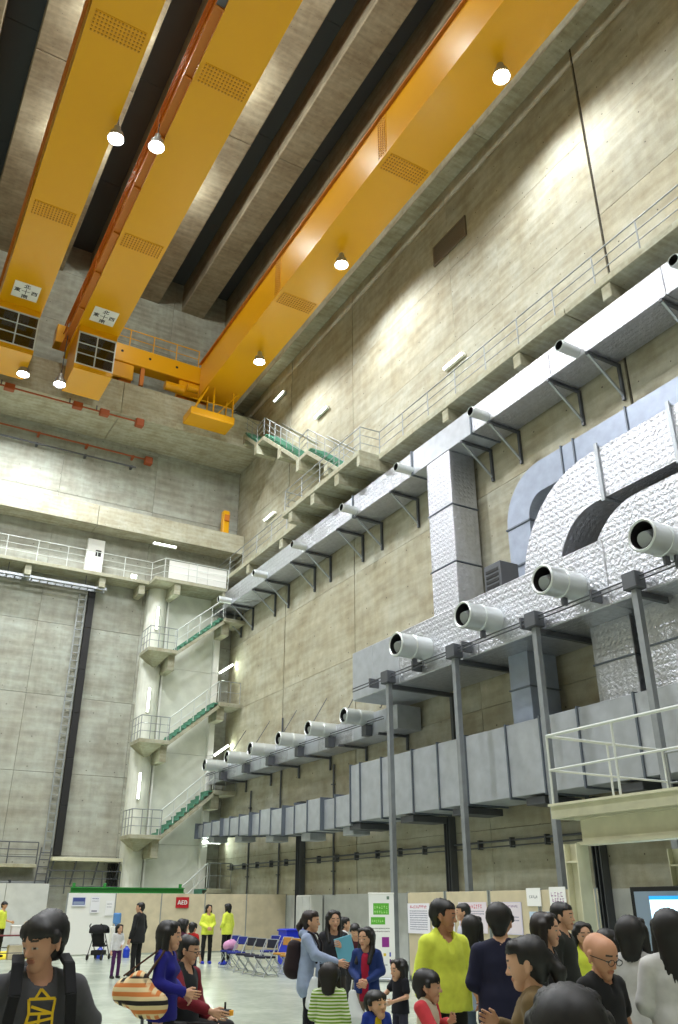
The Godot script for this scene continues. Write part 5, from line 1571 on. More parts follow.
# One person. Keys of s are described where they are used; lengths are for a 1.70 m figure and scaled.
func person(label: String, s: Dictionary) -> Node3D:
	var sc: float = s.h / 1.70
	var kid: bool = s.get("kid", false)
	var turn: float = atan2(-s.at.x, -s.at.y) + deg_to_rad(s.get("yaw", 0.0))
	var o := own("person", label, "person", Vector3(s.at.x, s.get("y", 0.0), s.at.y), turn)
	var far: bool = s.get("far", false)
	var c: float = 0.024 if far else 0.0155
	var wide: float = s.get("wide", 1.0)
	var sit: bool = s.get("sit", false)
	var skin: Color = s.get("skin", Color(0.80, 0.62, 0.51))
	# skeleton
	var drop := -0.40 if sit else 0.0
	var up := Vector3(0, drop, 0)
	var hipx := 0.095
	var legs := []
	for side in [1.0, -1.0]:
		var hip := Vector3(hipx * side, 0.90 + drop, 0)
		var knee := Vector3(0.11 * side, 0.49, 0.02)
		var ankle := Vector3(0.115 * side, 0.09, -0.01)
		if sit:
			knee = Vector3(0.13 * side, 0.52, 0.42)
			ankle = Vector3(0.13 * side, 0.14, 0.46)
		legs.append([hip, knee, ankle])
	var arms := []
	for k in 2:
		var side := 1.0 if k == 0 else -1.0
		var ap: Array = arm_pose(s.get("left" if k == 0 else "right", "down"))
		var shx := 0.158 * wide
		var el: Vector3 = ap[0] + up
		var wr: Vector3 = ap[1] + up
		el.x = el.x * 0.92 * side + (wide - 1.0) * 0.17 * side
		wr.x = wr.x * side + (wide - 1.0) * 0.10 * side
		arms.append([Vector3(shx * side, 1.345 + drop, -0.01), el, wr])
	var hs: float = clampf((0.95 if kid else 1.05) * s.get("head", 1.0) / sc, 0.95, 1.7)
	var head_at := Vector3(0, 1.675 + drop - hs * 0.116, 0.02)
	var hb := Basis(Vector3.UP, deg_to_rad(s.get("head_yaw", 0.0))) * Basis(Vector3.RIGHT, deg_to_rad(s.get("head_pitch", 0.0)))
	var hx := Transform3D(hb.scaled(Vector3.ONE * hs), head_at)
	var lean: float = s.get("lean", 0.0)
	# body under the clothes
	var b := Field.new(Vector3(-0.52, 0, -0.42), Vector3(0.52, 1.56 + drop, 0.62), c * 1.15)
	var neck_low := Vector3(0, 1.37, -0.015) + up
	b.bone(neck_low, head_at + Vector3(0, -0.07, -0.015), 0.056, 0.052, 0.03)
	for side in [-1.0, 1.0]:
		b.bone(Vector3(0.03 * side, 1.385, -0.015) + up, Vector3(0.135 * wide * side, 1.345, -0.01) + up, 0.045, 0.042, 0.05)
	b.bone(Vector3(0, 0.95, 0) + up, Vector3(0, 1.27, 0) + up, 0.125, 0.125, 0.04, Vector3(wide, 1, 0.72))
	for k in 2:
		var a: Array = arms[k]
		b.bone(a[0], a[1], 0.045, 0.037, 0.03)
		b.bone(a[1], a[2], 0.037, 0.026, 0.02)
		var l: Array = legs[k]
		b.bone(l[0], l[1], 0.074, 0.048, 0.03)
		b.bone(l[1], l[2], 0.048, 0.034, 0.03)
	var mb := MB.new()
	b.net(mb)
	for k in 2:
		var a: Array = arms[k]
		var d: Vector3 = (a[2] - a[1]).normalized()
		var fw := Vector3(0, 0, 1) if absf(d.z) < 0.75 else Vector3.UP
		var yy := -d
		var zz := (fw - yy * fw.dot(yy)).normalized()
		var xx := yy.cross(zz)
		var t := Transform3D(Basis(xx, yy, zz), a[2])
		if k == 1:
			t.basis = Basis(-xx, yy, zz)
		add_mesh(mb, hand_mesh, t, k == 1)
	var n0 := mb.v.size()
	var src: MB = head_far if far else head_near
	add_mesh(mb, src, hx)
	# skin tone, lips, brows and eyes as vertex colours
	var lin := skin.srgb_to_linear()
	mb.col.resize(mb.v.size())
	mb.col.fill(lin)
	for i in src.v.size():
		var p := src.v[i]
		if p.z > 0.055:
			if absf(p.y + 0.056) < 0.008 and absf(p.x) < 0.021 and p.z > 0.077:
				mb.col[n0 + i] = Color(lin.r * 0.8, lin.g * 0.6, lin.b * 0.62)
			elif absf(p.y - 0.030) < 0.0055 and absf(p.x) > 0.014 and absf(p.x) < 0.050:
				mb.col[n0 + i] = Color(0.03, 0.025, 0.02)
			elif absf(p.y - 0.001) < 0.0052 and absf(absf(p.x) - 0.031) < 0.0135:
				mb.col[n0 + i] = Color(0.02, 0.015, 0.012) if absf(absf(p.x) - 0.031) < 0.0075 else Color(0.38, 0.34, 0.30)
	var body := put(o, "body", mb.done(), M.skin)
	body.scale = Vector3.ONE * sc
	# hair
	var hk: String = s.get("hair", "short")
	if hk != "none":
		var hm := put(o, "hair", hair_mesh(hk), hair_mat(s.get("hair_color", Color(0.06, 0.05, 0.047))))
		hm.transform = Transform3D(Basis.IDENTITY.scaled(Vector3.ONE * sc), Vector3.ZERO) * hx
	# upper garment: s.top colour, s.sleeve 0.6 short .. 2 long, s.hem height of the lower edge
	var hem: float = s.get("hem", 0.86) + drop
	var loose: float = s.get("loose", 0.012)
	var g := Field.new(Vector3(-0.52, hem - 0.06, -0.42), Vector3(0.52, 1.52 + drop, 0.62), c)
	for side in [-1.0, 1.0]:
		g.bone(Vector3(0.035 * side, 1.385, -0.015) + up, Vector3(0.14 * wide * side, 1.345, -0.01) + up, 0.056 + loose * 0.5, 0.054 + loose * 0.5, 0.05)
	g.bone(Vector3(0, 0.98, 0) + up, Vector3(0, 1.26, 0) + up, 0.13 + loose, 0.142 + loose * 0.6, 0.05, Vector3(1.06 * wide, 1, 0.76))
	g.bone(Vector3(0, 0.80, 0) + up, Vector3(0, 1.02, 0) + up, s.get("flare", 0.158) + loose, 0.138 + loose, 0.04, Vector3(1.2 * wide, 1, 0.86))
	if s.get("bust", false):
		g.bone(Vector3(-0.065, 1.235, 0.075) + up, Vector3(0.065, 1.235, 0.075) + up, 0.055, 0.055, 0.04)
	var sl: float = s.get("sleeve", 2.0)
	for k in 2:
		var a: Array = arms[k]
		var e: Vector3 = a[0].lerp(a[1], minf(sl, 1.0))
		var r0 := 0.053 + loose * 0.6
		g.bone(a[0], e, r0, (0.048 if sl > 1.0 else 0.056) + loose * 0.6, 0.03)
		if sl > 1.0:
			var w: Vector3 = a[1].lerp(a[2], sl - 1.0 - 0.05)
			g.bone(a[1], w, 0.048 + loose * 0.6, 0.036 + loose * 0.5, 0.025)
	if s.get("collar", false):
		g.bone(Vector3(-0.05, 1.43, 0.0) + up, Vector3(0.05, 1.43, 0.0) + up, 0.045, 0.045, 0.03)
	if s.get("hood", false):
		g.bone(Vector3(-0.06, 1.41, -0.09) + up, Vector3(0.06, 1.41, -0.09) + up, 0.05, 0.05, 0.03)
	g.cut_plane(Vector3(0, -1, 0), -hem)
	g.bone(Vector3(0, 1.40, 0.03) + up, Vector3(0, 1.60, 0.02) + up, s.get("neck", 0.062), 0.075, 0.02, Vector3.ONE, true)
	if s.get("vneck", false):
		g.bone(Vector3(0, 1.24, 0.15) + up, Vector3(0, 1.46, 0.10) + up, 0.012, 0.075, 0.02, Vector3.ONE, true)
	if s.has("inner"):
		g.bone(Vector3(0, 0.70, 0.17) + up, Vector3(0, 1.42, 0.13) + up, 0.075, 0.06, 0.02, Vector3.ONE, true)
		var w := Field.new(Vector3(-0.25, 0.70 + drop, -0.2), Vector3(0.25, 1.5 + drop, 0.25), c)
		w.bone(Vector3(0, 0.80, 0) + up, Vector3(0, 1.27, 0) + up, 0.138, 0.134, 0.04, Vector3(1.05 * wide, 1, 0.80))
		w.bone(Vector3(-0.08, 1.35, -0.01) + up, Vector3(0.08, 1.35, -0.01) + up, 0.05, 0.05, 0.05)
		w.cut_plane(Vector3(0, -1, 0), -0.76 - drop)
		w.bone(Vector3(0, 1.40, 0.03) + up, Vector3(0, 1.60, 0.02) + up, 0.062, 0.075, 0.02, Vector3.ONE, true)
		var wm := MB.new()
		w.net(wm, wrinkle, 0.01)
		put(o, "inner_shirt", wm.done(), cloth(s.inner)).scale = Vector3.ONE * sc
	if s.has("sleeve_color"):
		for k in 2:
			var a: Array = arms[k]
			var w := Field.new(Vector3(-0.52 if k else 0.0, 0.7 + drop, -0.42), Vector3(0.0 if k else 0.52, 1.5 + drop, 0.62), c)
			w.bone(a[0], a[1], 0.075, 0.062, 0.03)
			w.bone(a[1], a[1].lerp(a[2], 0.8), 0.062, 0.048, 0.025)
			var wm := MB.new()
			w.net(wm, wrinkle, 0.012)
			put(o, "sleeve", wm.done(), cloth(s.sleeve_color)).scale = Vector3.ONE * sc
	var gm := MB.new()
	g.net(gm, wrinkle, 0.016)
	var gar := put(o, s.get("top_name", "shirt"), gm.done(), s.top if s.top is Material else cloth(s.top))
	gar.scale = Vector3.ONE * sc
	if s.has("print"):
		shirt_print(o, g, sc, s.print)
	# lower garment
	var q := Field.new(Vector3(-0.36, 0.0, -0.36), Vector3(0.36, 1.06 + drop, 0.66), c)
	var kind: String = s.get("lower", "trousers")
	if kind == "skirt":
		q.bone(Vector3(0, 0.98, 0) + up, Vector3(0, s.get("skirt_hem", 0.5), 0), 0.13, 0.21, 0.03, Vector3(1, 1, 0.8))
		q.cut_plane(Vector3(0, -1, 0), -s.get("skirt_hem", 0.5))
	else:
		q.bone(Vector3(-0.055, 0.93, 0) + up, Vector3(0.055, 0.93, 0) + up, 0.112, 0.112, 0.04, Vector3(1, 1, 0.9))
		for k in 2:
			var l: Array = legs[k]
			q.bone(l[0], l[1], 0.088, 0.066, 0.03)
			var stop: Vector3 = l[2] if kind == "trousers" else l[1].lerp(l[2], 0.12)
			q.bone(l[1], stop, 0.066, 0.058 if kind == "trousers" else 0.064, 0.03)
	if drop == 0.0:
		q.cut_plane(Vector3(0, 1, 0), 1.0)
	var qm := MB.new()
	q.net(qm, wrinkle, 0.012)
	var low := put(o, kind if kind != "shorts" else "shorts", qm.done(), cloth(s.get("bottom", Color(0.10, 0.10, 0.12))))
	low.scale = Vector3.ONE * sc
	# shoes
	for k in 2:
		var l: Array = legs[k]
		var sk := "shoe"
		if not shared.has(sk):
			var fld := Field.new(Vector3(-0.08, -0.01, -0.12), Vector3(0.08, 0.16, 0.24), 0.012)
			fld.bone(Vector3(0, 0.045, -0.03), Vector3(0, 0.04, 0.14), 0.048, 0.042, 0.02)
			fld.bone(Vector3(0, 0.05, -0.03), Vector3(0, 0.10, -0.02), 0.046, 0.045, 0.02)
			fld.cut_plane(Vector3(0, -1, 0), 0.0)
			var sm := MB.new()
			fld.net(sm)
			shared[sk] = sm.done()
		var sh := put(o, "shoe", shared[sk], cloth(s.get("shoes", Color(0.12, 0.11, 0.11)), 0.6))
		sh.position = Vector3(l[2].x, 0.0 if not sit else 0.07, l[2].z) * sc
		sh.scale = Vector3.ONE * sc
	if s.get("glasses", false):
		var mbg := MB.new()
		for side in [-1.0, 1.0]:
			for j in 12:
				var a0 := TAU * j / 12.0
				var a1 := TAU * (j + 1) / 12.0
				mbg.bar(Vector3(0.032 * side + 0.024 * cos(a0), 0.0 + 0.016 * sin(a0), 0.106), Vector3(0.032 * side + 0.024 * cos(a1), 0.0 + 0.016 * sin(a1), 0.106), 0.003, 0.003)
			mbg.bar(Vector3(0.056 * side, 0.006, 0.105), Vector3(0.088 * side, 0.008, 0.0), 0.003, 0.004)
		mbg.bar(Vector3(-0.009, 0.003, 0.107), Vector3(0.009, 0.003, 0.107), 0.003, 0.003)
		var gl := put(o, "glasses", mbg.done(), M.black)
		gl.transform = Transform3D(Basis.IDENTITY.scaled(Vector3.ONE * sc), Vector3.ZERO) * hx
	return o

# Line print that follows the cloth of the chest.
func shirt_print(o: Node3D, g: Field, sc: float, lines: Array) -> void:
	var mb := MB.new()
	for l in lines:
		var a := Vector2(l[0], l[1])
		var b := Vector2(l[2], l[3])
		var n := maxi(2, int(a.distance_to(b) / 0.02))
		var e := (b - a).normalized()
		var m := Vector2(-e.y, e.x) * 0.006
		for i in n:
			var p := a.lerp(b, float(i) / n)
			var q := a.lerp(b, float(i + 1) / n)
			var r := []
			for w in [p - m, p + m, q + m, q - m]:
				r.append(Vector3(w.x, w.y, g.front(w.x, w.y) + 0.013))
			mb.quad(r[0], r[1], r[2], r[3], Vector3(0, 0, 1))
	var x := put(o, "shirt_print", mb.done(), plain(Color(0.85, 0.70, 0.10), 0.8))
	x.scale = Vector3.ONE * sc
	x.set_meta("label", "yellow line drawing of a machine on the shirt front")

# ---------- the visitors ----------
# Something worn or held: own thing in the same axes as its person.
func gear(of: Node3D, called: String, label: String, category: String) -> Node3D:
	return own(called, label, category, of.position, of.rotation.y)

func blob(parent: Node3D, called: String, mat: Material, bones: Array, cell := 0.018, folds := 0.012) -> MeshInstance3D:
	var lo := Vector3.ONE * 100.0
	var hi := Vector3.ONE * -100.0
	for b in bones:
		for e in [b[0], b[1]]:
			var r: float = maxf(b[2], b[3]) + 0.05
			lo = Vector3(minf(lo.x, e.x - r), minf(lo.y, e.y - r), minf(lo.z, e.z - r))
			hi = Vector3(maxf(hi.x, e.x + r), maxf(hi.y, e.y + r), maxf(hi.z, e.z + r))
	var f := Field.new(lo, hi, cell)
	for b in bones:
		f.bone(b[0], b[1], b[2], b[3], 0.03)
	var mb := MB.new()
	f.net(mb, wrinkle, folds)
	return put(parent, called, mb.done(), mat)

func striped(a: Color, b: Color, rows: int, metres: float, other := Color(0, 0, 0, 0)) -> StandardMaterial3D:
	var im := Image.create(64, 64, false, Image.FORMAT_RGB8)
	for y in 64:
		var k := (y * rows * 2 / 64) % 2
		var c := a if k == 0 else b
		if other.a > 0.0 and (y * rows * 2 / 64) % 4 == 3:
			c = other
		im.fill_rect(Rect2i(0, y, 64, 1), c)
	var m := plain(Color(1, 1, 1), 0.9)
	m.albedo_texture = ImageTexture.create_from_image(im)
	m.uv1_triplanar = true
	m.uv1_scale = Vector3.ONE / metres
	m.uv1_triplanar_sharpness = 12.0
	return m

func straps(of: Node3D, sc: float, mat: Material, z := 0.13) -> void:
	for s in [-1.0, 1.0]:
		bar(of, "strap", mat, Vector3(0.105 * s, 1.435, 0.0) * sc, Vector3(0.115 * s, 1.40, 0.085) * sc, 0.055, 0.02, 0.004)
		bar(of, "strap", mat, Vector3(0.115 * s, 1.405, 0.08) * sc, Vector3(0.125 * s, 1.28, z) * sc, 0.055, 0.02, 0.004)
		bar(of, "strap", mat, Vector3(0.125 * s, 1.285, z) * sc, Vector3(0.15 * s, 1.06, z * 0.85) * sc, 0.02, 0.05, 0.004)

func carrier_bag(of: Node3D, label: String, at: Vector3) -> void:
	var b := gear(of, "plastic_bag", label, "bag")
	var m := plain(Color(0.90, 0.92, 0.93, 0.75), 0.35)
	m.transparency = BaseMaterial3D.TRANSPARENCY_ALPHA
	blob(b, "pouch", m, [[at, at + Vector3(0.02, -0.22, 0), 0.05, 0.11], [at + Vector3(-0.08, -0.25, 0), at + Vector3(0.09, -0.25, 0.02), 0.06, 0.06]], 0.016, 0.03)
	rod(b, "handle", M.white, at + Vector3(-0.02, 0.03, 0), at + Vector3(0.0, 0.14, 0.01), 0.01, 6)

func build_people() -> void:
	head_near = make_head(0.0045)
	head_far = make_head(0.008)
	hand_mesh = make_hand()
	wrinkle.seed = 3
	wrinkle.frequency = 5.0
	M.skin = plain(Color(1, 1, 1), 0.6)
	M.skin.vertex_color_use_as_albedo = true
	var dark := Color(0.05, 0.05, 0.06)
	var lime := Color(0.90, 0.95, 0.33)
	# foreground, beside the camera
	var machine := [[-0.075, 0.94, -0.035, 1.20], [0.06, 0.94, 0.045, 1.20], [-0.035, 1.20, 0.045, 1.20], [-0.05, 1.13, 0.05, 1.13], [-0.055, 1.08, 0.05, 1.08], [-0.065, 1.02, 0.055, 1.02], [-0.035, 1.20, -0.04, 1.26], [0.045, 1.20, 0.05, 1.26], [-0.04, 1.26, 0.05, 1.26], [-0.02, 1.26, 0.0, 1.30], [0.0, 1.30, 0.03, 1.26], [-0.03, 1.13, -0.03, 1.02], [0.03, 1.13, 0.035, 1.02], [0.0, 1.20, 0.0, 1.08], [-0.03, 1.23, 0.04, 1.20], [-0.06, 0.98, 0.05, 0.98], [-0.02, 1.02, -0.035, 0.94], [0.02, 1.02, 0.03, 0.94], [-0.045, 1.16, 0.05, 1.18]]
	for l in machine:
		l[0] *= 1.35
		l[2] *= 1.35
		l[1] += 0.055
		l[3] += 0.055
	var p1 := person("young man in a charcoal tee with a yellow machine drawing, looking down aside", {"at": Vector2(1.01, -4.57), "h": 1.635, "yaw": 12.0, "head_yaw": -56.0, "head_pitch": 14.0, "top": Color(0.30, 0.30, 0.315), "sleeve": 0.72, "hair": "fringe", "print": machine, "bottom": Color(0.13, 0.14, 0.2), "wide": 1.14, "left": "hip", "right": "hip", "top_name": "tee_shirt", "loose": 0.02, "skin": Color(0.76, 0.57, 0.46)})
	var bp := gear(p1, "backpack", "black backpack worn by the man in the charcoal tee", "backpack")
	straps(bp, 1.0, cloth(Color(0.06, 0.06, 0.08)), 0.15)
	blob(bp, "pack", cloth(Color(0.07, 0.07, 0.08)), [[Vector3(0, 1.28, -0.24), Vector3(0, 1.0, -0.25), 0.12, 0.14]])
	var p2 := person("woman in a royal blue cardigan with long black hair and a striped bag", {"at": Vector2(2.96, -8.29), "h": 1.53, "yaw": 72.0, "top": Color(0.07, 0.07, 0.50), "hair": "long", "lower": "skirt", "skirt_hem": 0.42, "bottom": Color(0.06, 0.06, 0.09), "right": "forward", "left": "front", "bust": true, "hem": 0.80, "loose": 0.016, "top_name": "cardigan"})
	var bag := gear(p2, "striped_bag", "slouchy striped shoulder bag in cream, orange and black", "bag")
	blob(bag, "pouch", striped(Color(0.86, 0.78, 0.60), Color(0.80, 0.48, 0.25), 3, 0.2, Color(0.10, 0.08, 0.08)), [[Vector3(-0.24, 1.02, -0.16), Vector3(-0.26, 0.88, -0.08), 0.10, 0.13], [Vector3(-0.25, 0.96, -0.27), Vector3(-0.25, 0.86, 0.02), 0.11, 0.11]], 0.02)
	bar(bag, "shoulder_strap", cloth(Color(0.30, 0.2, 0.15)), Vector3(-0.16, 1.28, -0.03), Vector3(-0.25, 1.08, -0.3), 0.035, 0.015)
	bar(bag, "shoulder_strap", cloth(Color(0.30, 0.2, 0.15)), Vector3(-0.16, 1.28, 0.03), Vector3(-0.26, 1.05, -0.1), 0.035, 0.015)
	# wheelchair user
	var p3 := person("seated man with glasses in a dark vest and red sleeves in a wheelchair", {"at": Vector2(3.34, -8.78), "y": 0.06, "h": 1.74, "yaw": 58.0, "head_yaw": 8.0, "head_pitch": 10.0, "sit": true, "top": Color(0.10, 0.12, 0.14), "sleeve": 0.4, "sleeve_color": Color(0.48, 0.07, 0.14), "hair": "short", "glasses": true, "left": "lap", "right": "reach", "bottom": Color(0.07, 0.07, 0.08), "top_name": "vest", "collar": true})
	build_wheelchair(p3)
	# far group
	person("man in a dark suit seen from behind, standing near the water cooler", {"at": Vector2(7.67, -23.79), "h": 1.73, "yaw": -125.0, "head_yaw": 30.0, "top": Color(0.10, 0.10, 0.11), "hem": 0.74, "hair": "short", "bottom": Color(0.09, 0.09, 0.10), "far": true, "wide": 1.1, "top_name": "suit_jacket", "collar": true, "loose": 0.025})
	person("small child in a white jacket and purple trousers by the man in the suit", {"at": Vector2(7.0, -23.3), "h": 1.22, "kid": true, "yaw": 30.0, "top": Color(0.85, 0.85, 0.86), "hair": "bob", "bottom": Color(0.30, 0.12, 0.35), "left": "front", "far": true, "top_name": "jacket"})
	person("staff woman in a lime jacket facing us with hands together", {"at": Vector2(11.08, -27.45), "h": 1.68, "yaw": 15.0, "head_yaw": 10.0, "top": lime, "collar": true, "hair": "bob", "left": "front", "right": "front", "bottom": Color(0.05, 0.05, 0.06), "shoes": Color(0.08, 0.18, 0.75), "far": true, "top_name": "jacket", "hem": 0.82, "loose": 0.02})
	person("staff member in a lime jacket turned away beside the folding chairs", {"at": Vector2(11.45, -26.75), "h": 1.71, "yaw": -130.0, "top": lime, "collar": true, "hair": "bob", "left": "front", "bottom": Color(0.05, 0.05, 0.06), "shoes": Color(0.08, 0.18, 0.75), "far": true, "top_name": "jacket", "hem": 0.82, "loose": 0.02})
	person("child in a red shirt seen from behind in the middle distance", {"at": Vector2(7.19, -18.66), "h": 1.33, "kid": true, "yaw": 150.0, "top": Color(0.72, 0.10, 0.10), "hair": "child", "bottom": Color(0.08, 0.1, 0.2), "far": true, "sleeve": 0.6})
	person("person in a plum top behind the wheelchair user", {"at": Vector2(6.12, -16.4), "h": 1.43, "yaw": 120.0, "top": Color(0.32, 0.12, 0.22), "hair": "bob", "far": true})
	person("helper in a lime vest standing behind the long table", {"at": Vector2(6.05, -34.3), "h": 1.78, "yaw": 60.0, "head_pitch": 20.0, "top": lime, "hair": "short", "far": true, "left": "forward", "bottom": Color(0.06, 0.06, 0.07), "sleeve": 0.9, "top_name": "vest"})
	# middle group
	var p10 := person("woman in a pale blue hooded jacket with a maroon backpack", {"at": Vector2(5.59, -10.41), "h": 1.60, "yaw": 78.0, "top": Color(0.60, 0.66, 0.78), "hem": 0.66, "flare": 0.17, "hood": true, "hair": "pony", "hair_color": Color(0.13, 0.07, 0.05), "right": "reach", "left": "forward", "bottom": Color(0.05, 0.06, 0.11), "top_name": "hooded_jacket", "loose": 0.022})
	var b10 := gear(p10, "backpack", "dark maroon backpack on the woman in pale blue", "backpack")
	blob(b10, "pack", cloth(Color(0.12, 0.05, 0.08)), [[Vector3(0, 1.16, -0.19), Vector3(0, 0.94, -0.20), 0.10, 0.13]])
	straps(b10, 0.94, cloth(Color(0.10, 0.04, 0.07)), 0.15)
	carrier_bag(p10, "white carrier bag on the arm of the woman in pale blue", Vector3(-0.26, 0.82, 0.12))
	var p11 := person("woman in a dark grey top holding a light blue folder", {"at": Vector2(6.23, -10.93), "h": 1.60, "yaw": 12.0, "head_yaw": 6.0, "top": Color(0.16, 0.16, 0.19), "hair": "parted", "bust": true, "left": "chest", "right": "down", "sleeve": 1.7, "bottom": Color(0.22, 0.19, 0.18)})
	var fo := gear(p11, "folder", "light blue folder held against the chest", "folder")
	put(fo, "cover", box(Vector3(0.24, 0.31, 0.012), 0.003), plain(Color(0.42, 0.70, 0.80), 0.5), Vector3(0.11, 1.12, 0.24), Basis(Vector3(0, 0, 1), 0.25))
	put(fo, "papers", box(Vector3(0.22, 0.29, 0.012)), M.white, Vector3(0.11, 1.12, 0.228), Basis(Vector3(0, 0, 1), 0.25))
	person("woman in white with hair tied up, turned away behind the folder", {"at": Vector2(8.78, -15.0), "h": 1.46, "yaw": 100.0, "top": Color(0.86, 0.86, 0.86), "hair": "pony", "far": true, "bottom": Color(0.15, 0.15, 0.18)})
	person("child with dark hair and a red collar between the two women", {"at": Vector2(8.0, -13.3), "h": 1.38, "kid": true, "yaw": 10.0, "head_pitch": 15.0, "top": Color(0.25, 0.06, 0.10), "hair": "child", "far": true})
	var p13 := person("girl with long dark hair in a denim jacket over a pink shirt", {"at": Vector2(5.92, -9.58), "h": 1.42, "yaw": -14.0, "head_yaw": -18.0, "head": 0.98, "top": Color(0.10, 0.20, 0.45), "inner": Color(0.72, 0.10, 0.25), "hair": "parted", "left": "front", "right": "front", "lower": "shorts", "bottom": Color(0.62, 0.55, 0.50), "hem": 0.86, "top_name": "denim_jacket"})
	carrier_bag(p13, "white carrier bag held by the girl in denim", Vector3(-0.12, 0.72, 0.2))
	person("small child in a green and white striped shirt, back to the camera", {"at": Vector2(4.10, -7.26), "h": 1.20, "kid": true, "yaw": 172.0, "top": striped(Color(0.45, 0.62, 0.12), Color(0.88, 0.90, 0.82), 6, 0.22), "hair": "bob", "bottom": Color(0.80, 0.25, 0.35), "left": "forward", "hair_color": Color(0.08, 0.055, 0.045)})
	person("small girl in a navy top facing the family group", {"at": Vector2(6.0, -9.0), "h": 1.10, "kid": true, "yaw": -55.0, "top": Color(0.04, 0.05, 0.11), "sleeve": 0.6, "hair": "long", "left": "forward", "right": "reach", "bottom": Color(0.2, 0.2, 0.28)})
	person("little boy in a blue and yellow top looking up", {"at": Vector2(4.43, -7.02), "h": 0.99, "kid": true, "yaw": 15.0, "head_yaw": 25.0, "head_pitch": -12.0, "top": Color(0.10, 0.22, 0.62), "inner": Color(0.85, 0.75, 0.12), "hair": "child", "bottom": Color(0.15, 0.15, 0.2)})
	person("tall man in a bright lime jacket with rolled sleeves, looking aside", {"at": Vector2(4.74, -6.42), "h": 1.71, "yaw": 34.0, "head_yaw": 42.0, "head_pitch": 6.0, "top": lime, "collar": true, "vneck": true, "hair": "short", "sleeve": 1.5, "right": "down", "left": "lap", "wide": 1.1, "loose": 0.03, "top_name": "jacket", "bottom": Color(0.13, 0.12, 0.12), "skin": Color(0.72, 0.52, 0.40)})
	person("boy in a cream shirt with red sleeves in front of the lime jacket", {"at": Vector2(4.16, -5.88), "h": 1.22, "kid": true, "yaw": 70.0, "head_yaw": 12.0, "top": Color(0.85, 0.80, 0.70), "sleeve": 0.5, "sleeve_color": Color(0.80, 0.22, 0.26), "hair": "child", "left": "chest", "right": "reach", "bottom": Color(0.2, 0.22, 0.3)})
	person("man in a white shirt in profile by the posters", {"at": Vector2(8.94, -11.55), "h": 1.69, "yaw": -80.0, "top": Color(0.80, 0.80, 0.86), "collar": true, "hair": "short", "hair_color": Color(0.10, 0.10, 0.10), "far": true})
	person("woman with long straight hair in a pale blouse seen from behind", {"at": Vector2(5.91, -7.51), "h": 1.57, "yaw": 160.0, "top": Color(0.62, 0.68, 0.76), "hair": "long", "left": "forward", "right": "forward", "bottom": Color(0.35, 0.40, 0.48), "hem": 0.78})
	person("broad man in a navy sweater with his back to the camera", {"at": Vector2(4.68, -5.60), "h": 1.68, "yaw": 176.0, "head_yaw": -8.0, "top": Color(0.08, 0.09, 0.21), "hair": "fringe", "wide": 1.12, "left": "front", "right": "front", "head": 1.05, "top_name": "sweater", "hair_color": Color(0.05, 0.035, 0.03)})
	person("woman in a tan top in profile, dark hair tied back", {"at": Vector2(3.35, -3.79), "h": 1.51, "yaw": -95.0, "head_pitch": 8.0, "top": Color(0.42, 0.34, 0.20), "hair": "pony", "bust": true, "left": "front", "right": "chest"})
	person("woman with long brown hair and a scarf, turned toward the screen", {"at": Vector2(5.24, -5.72), "h": 1.61, "yaw": 75.0, "top": Color(0.12, 0.11, 0.12), "hair": "long", "hair_color": Color(0.10, 0.06, 0.045), "vneck": true})
	person("man in a dark olive shirt in profile toward the screen", {"at": Vector2(6.48, -6.81), "h": 1.69, "yaw": 70.0, "top": Color(0.12, 0.13, 0.11), "hair": "short", "wide": 1.05})
	person("woman with wavy hair and a lime collar facing the camera", {"at": Vector2(7.14, -7.22), "h": 1.50, "yaw": 20.0, "top": lime, "hair": "bob", "collar": true, "left": "chest"})
	person("bald man with glasses in a black tee looking down", {"at": Vector2(4.39, -4.32), "h": 1.51, "yaw": 48.0, "head_pitch": 16.0, "head": 1.06, "top": Color(0.035, 0.035, 0.05), "sleeve": 0.6, "vneck": true, "hair": "none", "glasses": true, "wide": 1.05, "skin": Color(0.75, 0.55, 0.43)})
	person("woman in a white blouse with thick dark hair, back to the camera", {"at": Vector2(5.32, -4.88), "h": 1.59, "yaw": 165.0, "head": 1.1, "top": Color(0.80, 0.80, 0.80), "hair": "bob", "wide": 1.05, "hem": 0.75, "loose": 0.02, "top_name": "blouse"})
	person("woman in a white blouse with long dark hair at the picture edge", {"at": Vector2(4.80, -4.08), "h": 1.64, "yaw": 178.0, "head": 1.05, "top": Color(0.82, 0.82, 0.81), "hair": "long", "left": "front", "right": "front", "hem": 0.75, "loose": 0.02, "top_name": "blouse"})
	person("person with black hair very close to the camera, seen from behind", {"at": Vector2(1.79, -1.89), "h": 1.47, "yaw": 180.0, "head": 1.05, "top": Color(0.04, 0.035, 0.06), "hair": "bob", "wide": 1.0})
	person("person with short dark hair mostly hidden behind the bald man", {"at": Vector2(6.48, -6.24), "h": 1.46, "yaw": 120.0, "top": Color(0.35, 0.42, 0.55), "hair": "fringe"})

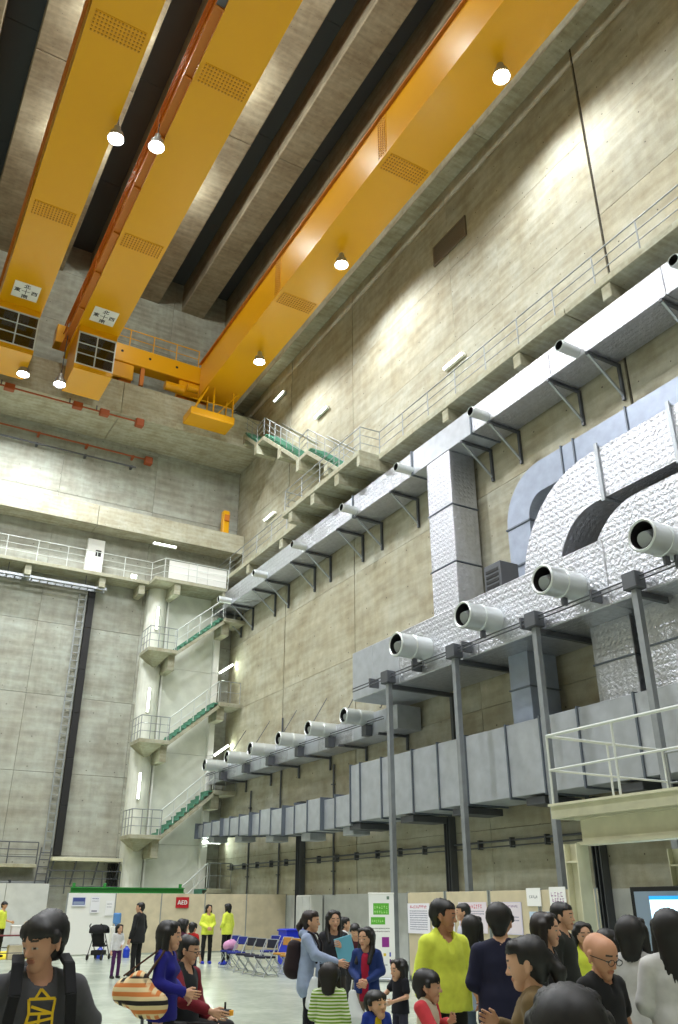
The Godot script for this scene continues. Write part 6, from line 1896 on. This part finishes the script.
func build_wheelchair(of: Node3D) -> void:
	var w := own("wheelchair", "powered wheelchair with a yellow-capped joystick under the seated man", "wheelchair", Vector3(of.position.x, 0, of.position.z), of.rotation.y)
	put(w, "seat", box(Vector3(0.46, 0.07, 0.46), 0.02), cloth(Color(0.08, 0.08, 0.09)), Vector3(0, 0.40, 0.10))
	put(w, "backrest", box(Vector3(0.44, 0.5, 0.05), 0.02), cloth(Color(0.08, 0.08, 0.09)), Vector3(0, 0.76, -0.24), Basis(Vector3.RIGHT, -0.1))
	for s in [-0.29, 0.29]:
		put(w, "wheel", lathe([Vector2(0.22, -0.025), Vector2(0.27, -0.025), Vector2(0.28, 0.0), Vector2(0.27, 0.025), Vector2(0.22, 0.025), Vector2(0.22, -0.025)], 24), M.black, Vector3(s, 0.28, -0.1), Basis(Vector3(0, 0, 1), PI / 2))
		put(w, "hub", lathe([Vector2(0, -0.02), Vector2(0.1, -0.02), Vector2(0.1, 0.02), Vector2(0, 0.02)], 14), M.steel, Vector3(s, 0.28, -0.1), Basis(Vector3(0, 0, 1), PI / 2))
		for k in 5:
			var a := TAU * k / 5.0
			rod(w, "spoke", M.steel, Vector3(s, 0.28, -0.1), Vector3(s, 0.28 + 0.23 * sin(a), -0.1 + 0.23 * cos(a)), 0.012, 6)
		put(w, "caster", lathe([Vector2(0, -0.02), Vector2(0.09, -0.02), Vector2(0.1, 0.0), Vector2(0.09, 0.02), Vector2(0, 0.02)], 14), M.black, Vector3(s * 0.9, 0.1, 0.36), Basis(Vector3(0, 0, 1), PI / 2))
		rod(w, "frame_tube", M.steel, Vector3(s * 0.9, 0.1, 0.36), Vector3(s * 0.9, 0.36, 0.30), 0.015)
		rod(w, "frame_tube", M.steel, Vector3(s * 0.85, 0.36, 0.32), Vector3(s * 0.85, 0.36, -0.25), 0.015)
		rod(w, "frame_tube", M.steel, Vector3(s * 0.85, 0.3, -0.25), Vector3(s * 0.85, 1.02, -0.32), 0.015)
		put(w, "armrest", box(Vector3(0.06, 0.04, 0.34), 0.015), M.black, Vector3(s, 0.66, 0.06))
		rod(w, "arm_post", M.steel, Vector3(s, 0.38, 0.08), Vector3(s, 0.65, 0.08), 0.014)
		put(w, "footrest", box(Vector3(0.16, 0.02, 0.24), 0.005), M.black, Vector3(s * 0.5, 0.09, 0.52))
		rod(w, "footrest_tube", M.steel, Vector3(s * 0.75, 0.36, 0.34), Vector3(s * 0.6, 0.1, 0.46), 0.014)
	var j := put(w, "joystick_box", box(Vector3(0.08, 0.06, 0.12), 0.01), M.black, Vector3(0.29, 0.70, 0.30))
	rod(j, "joystick", M.black, Vector3(0.29, 0.73, 0.30), Vector3(0.29, 0.79, 0.30), 0.01)
	put(j, "joystick_cap", box(Vector3(0.07, 0.05, 0.02), 0.006), plain(Color(0.95, 0.65, 0.05), 0.5), Vector3(0.29, 0.70, 0.37))
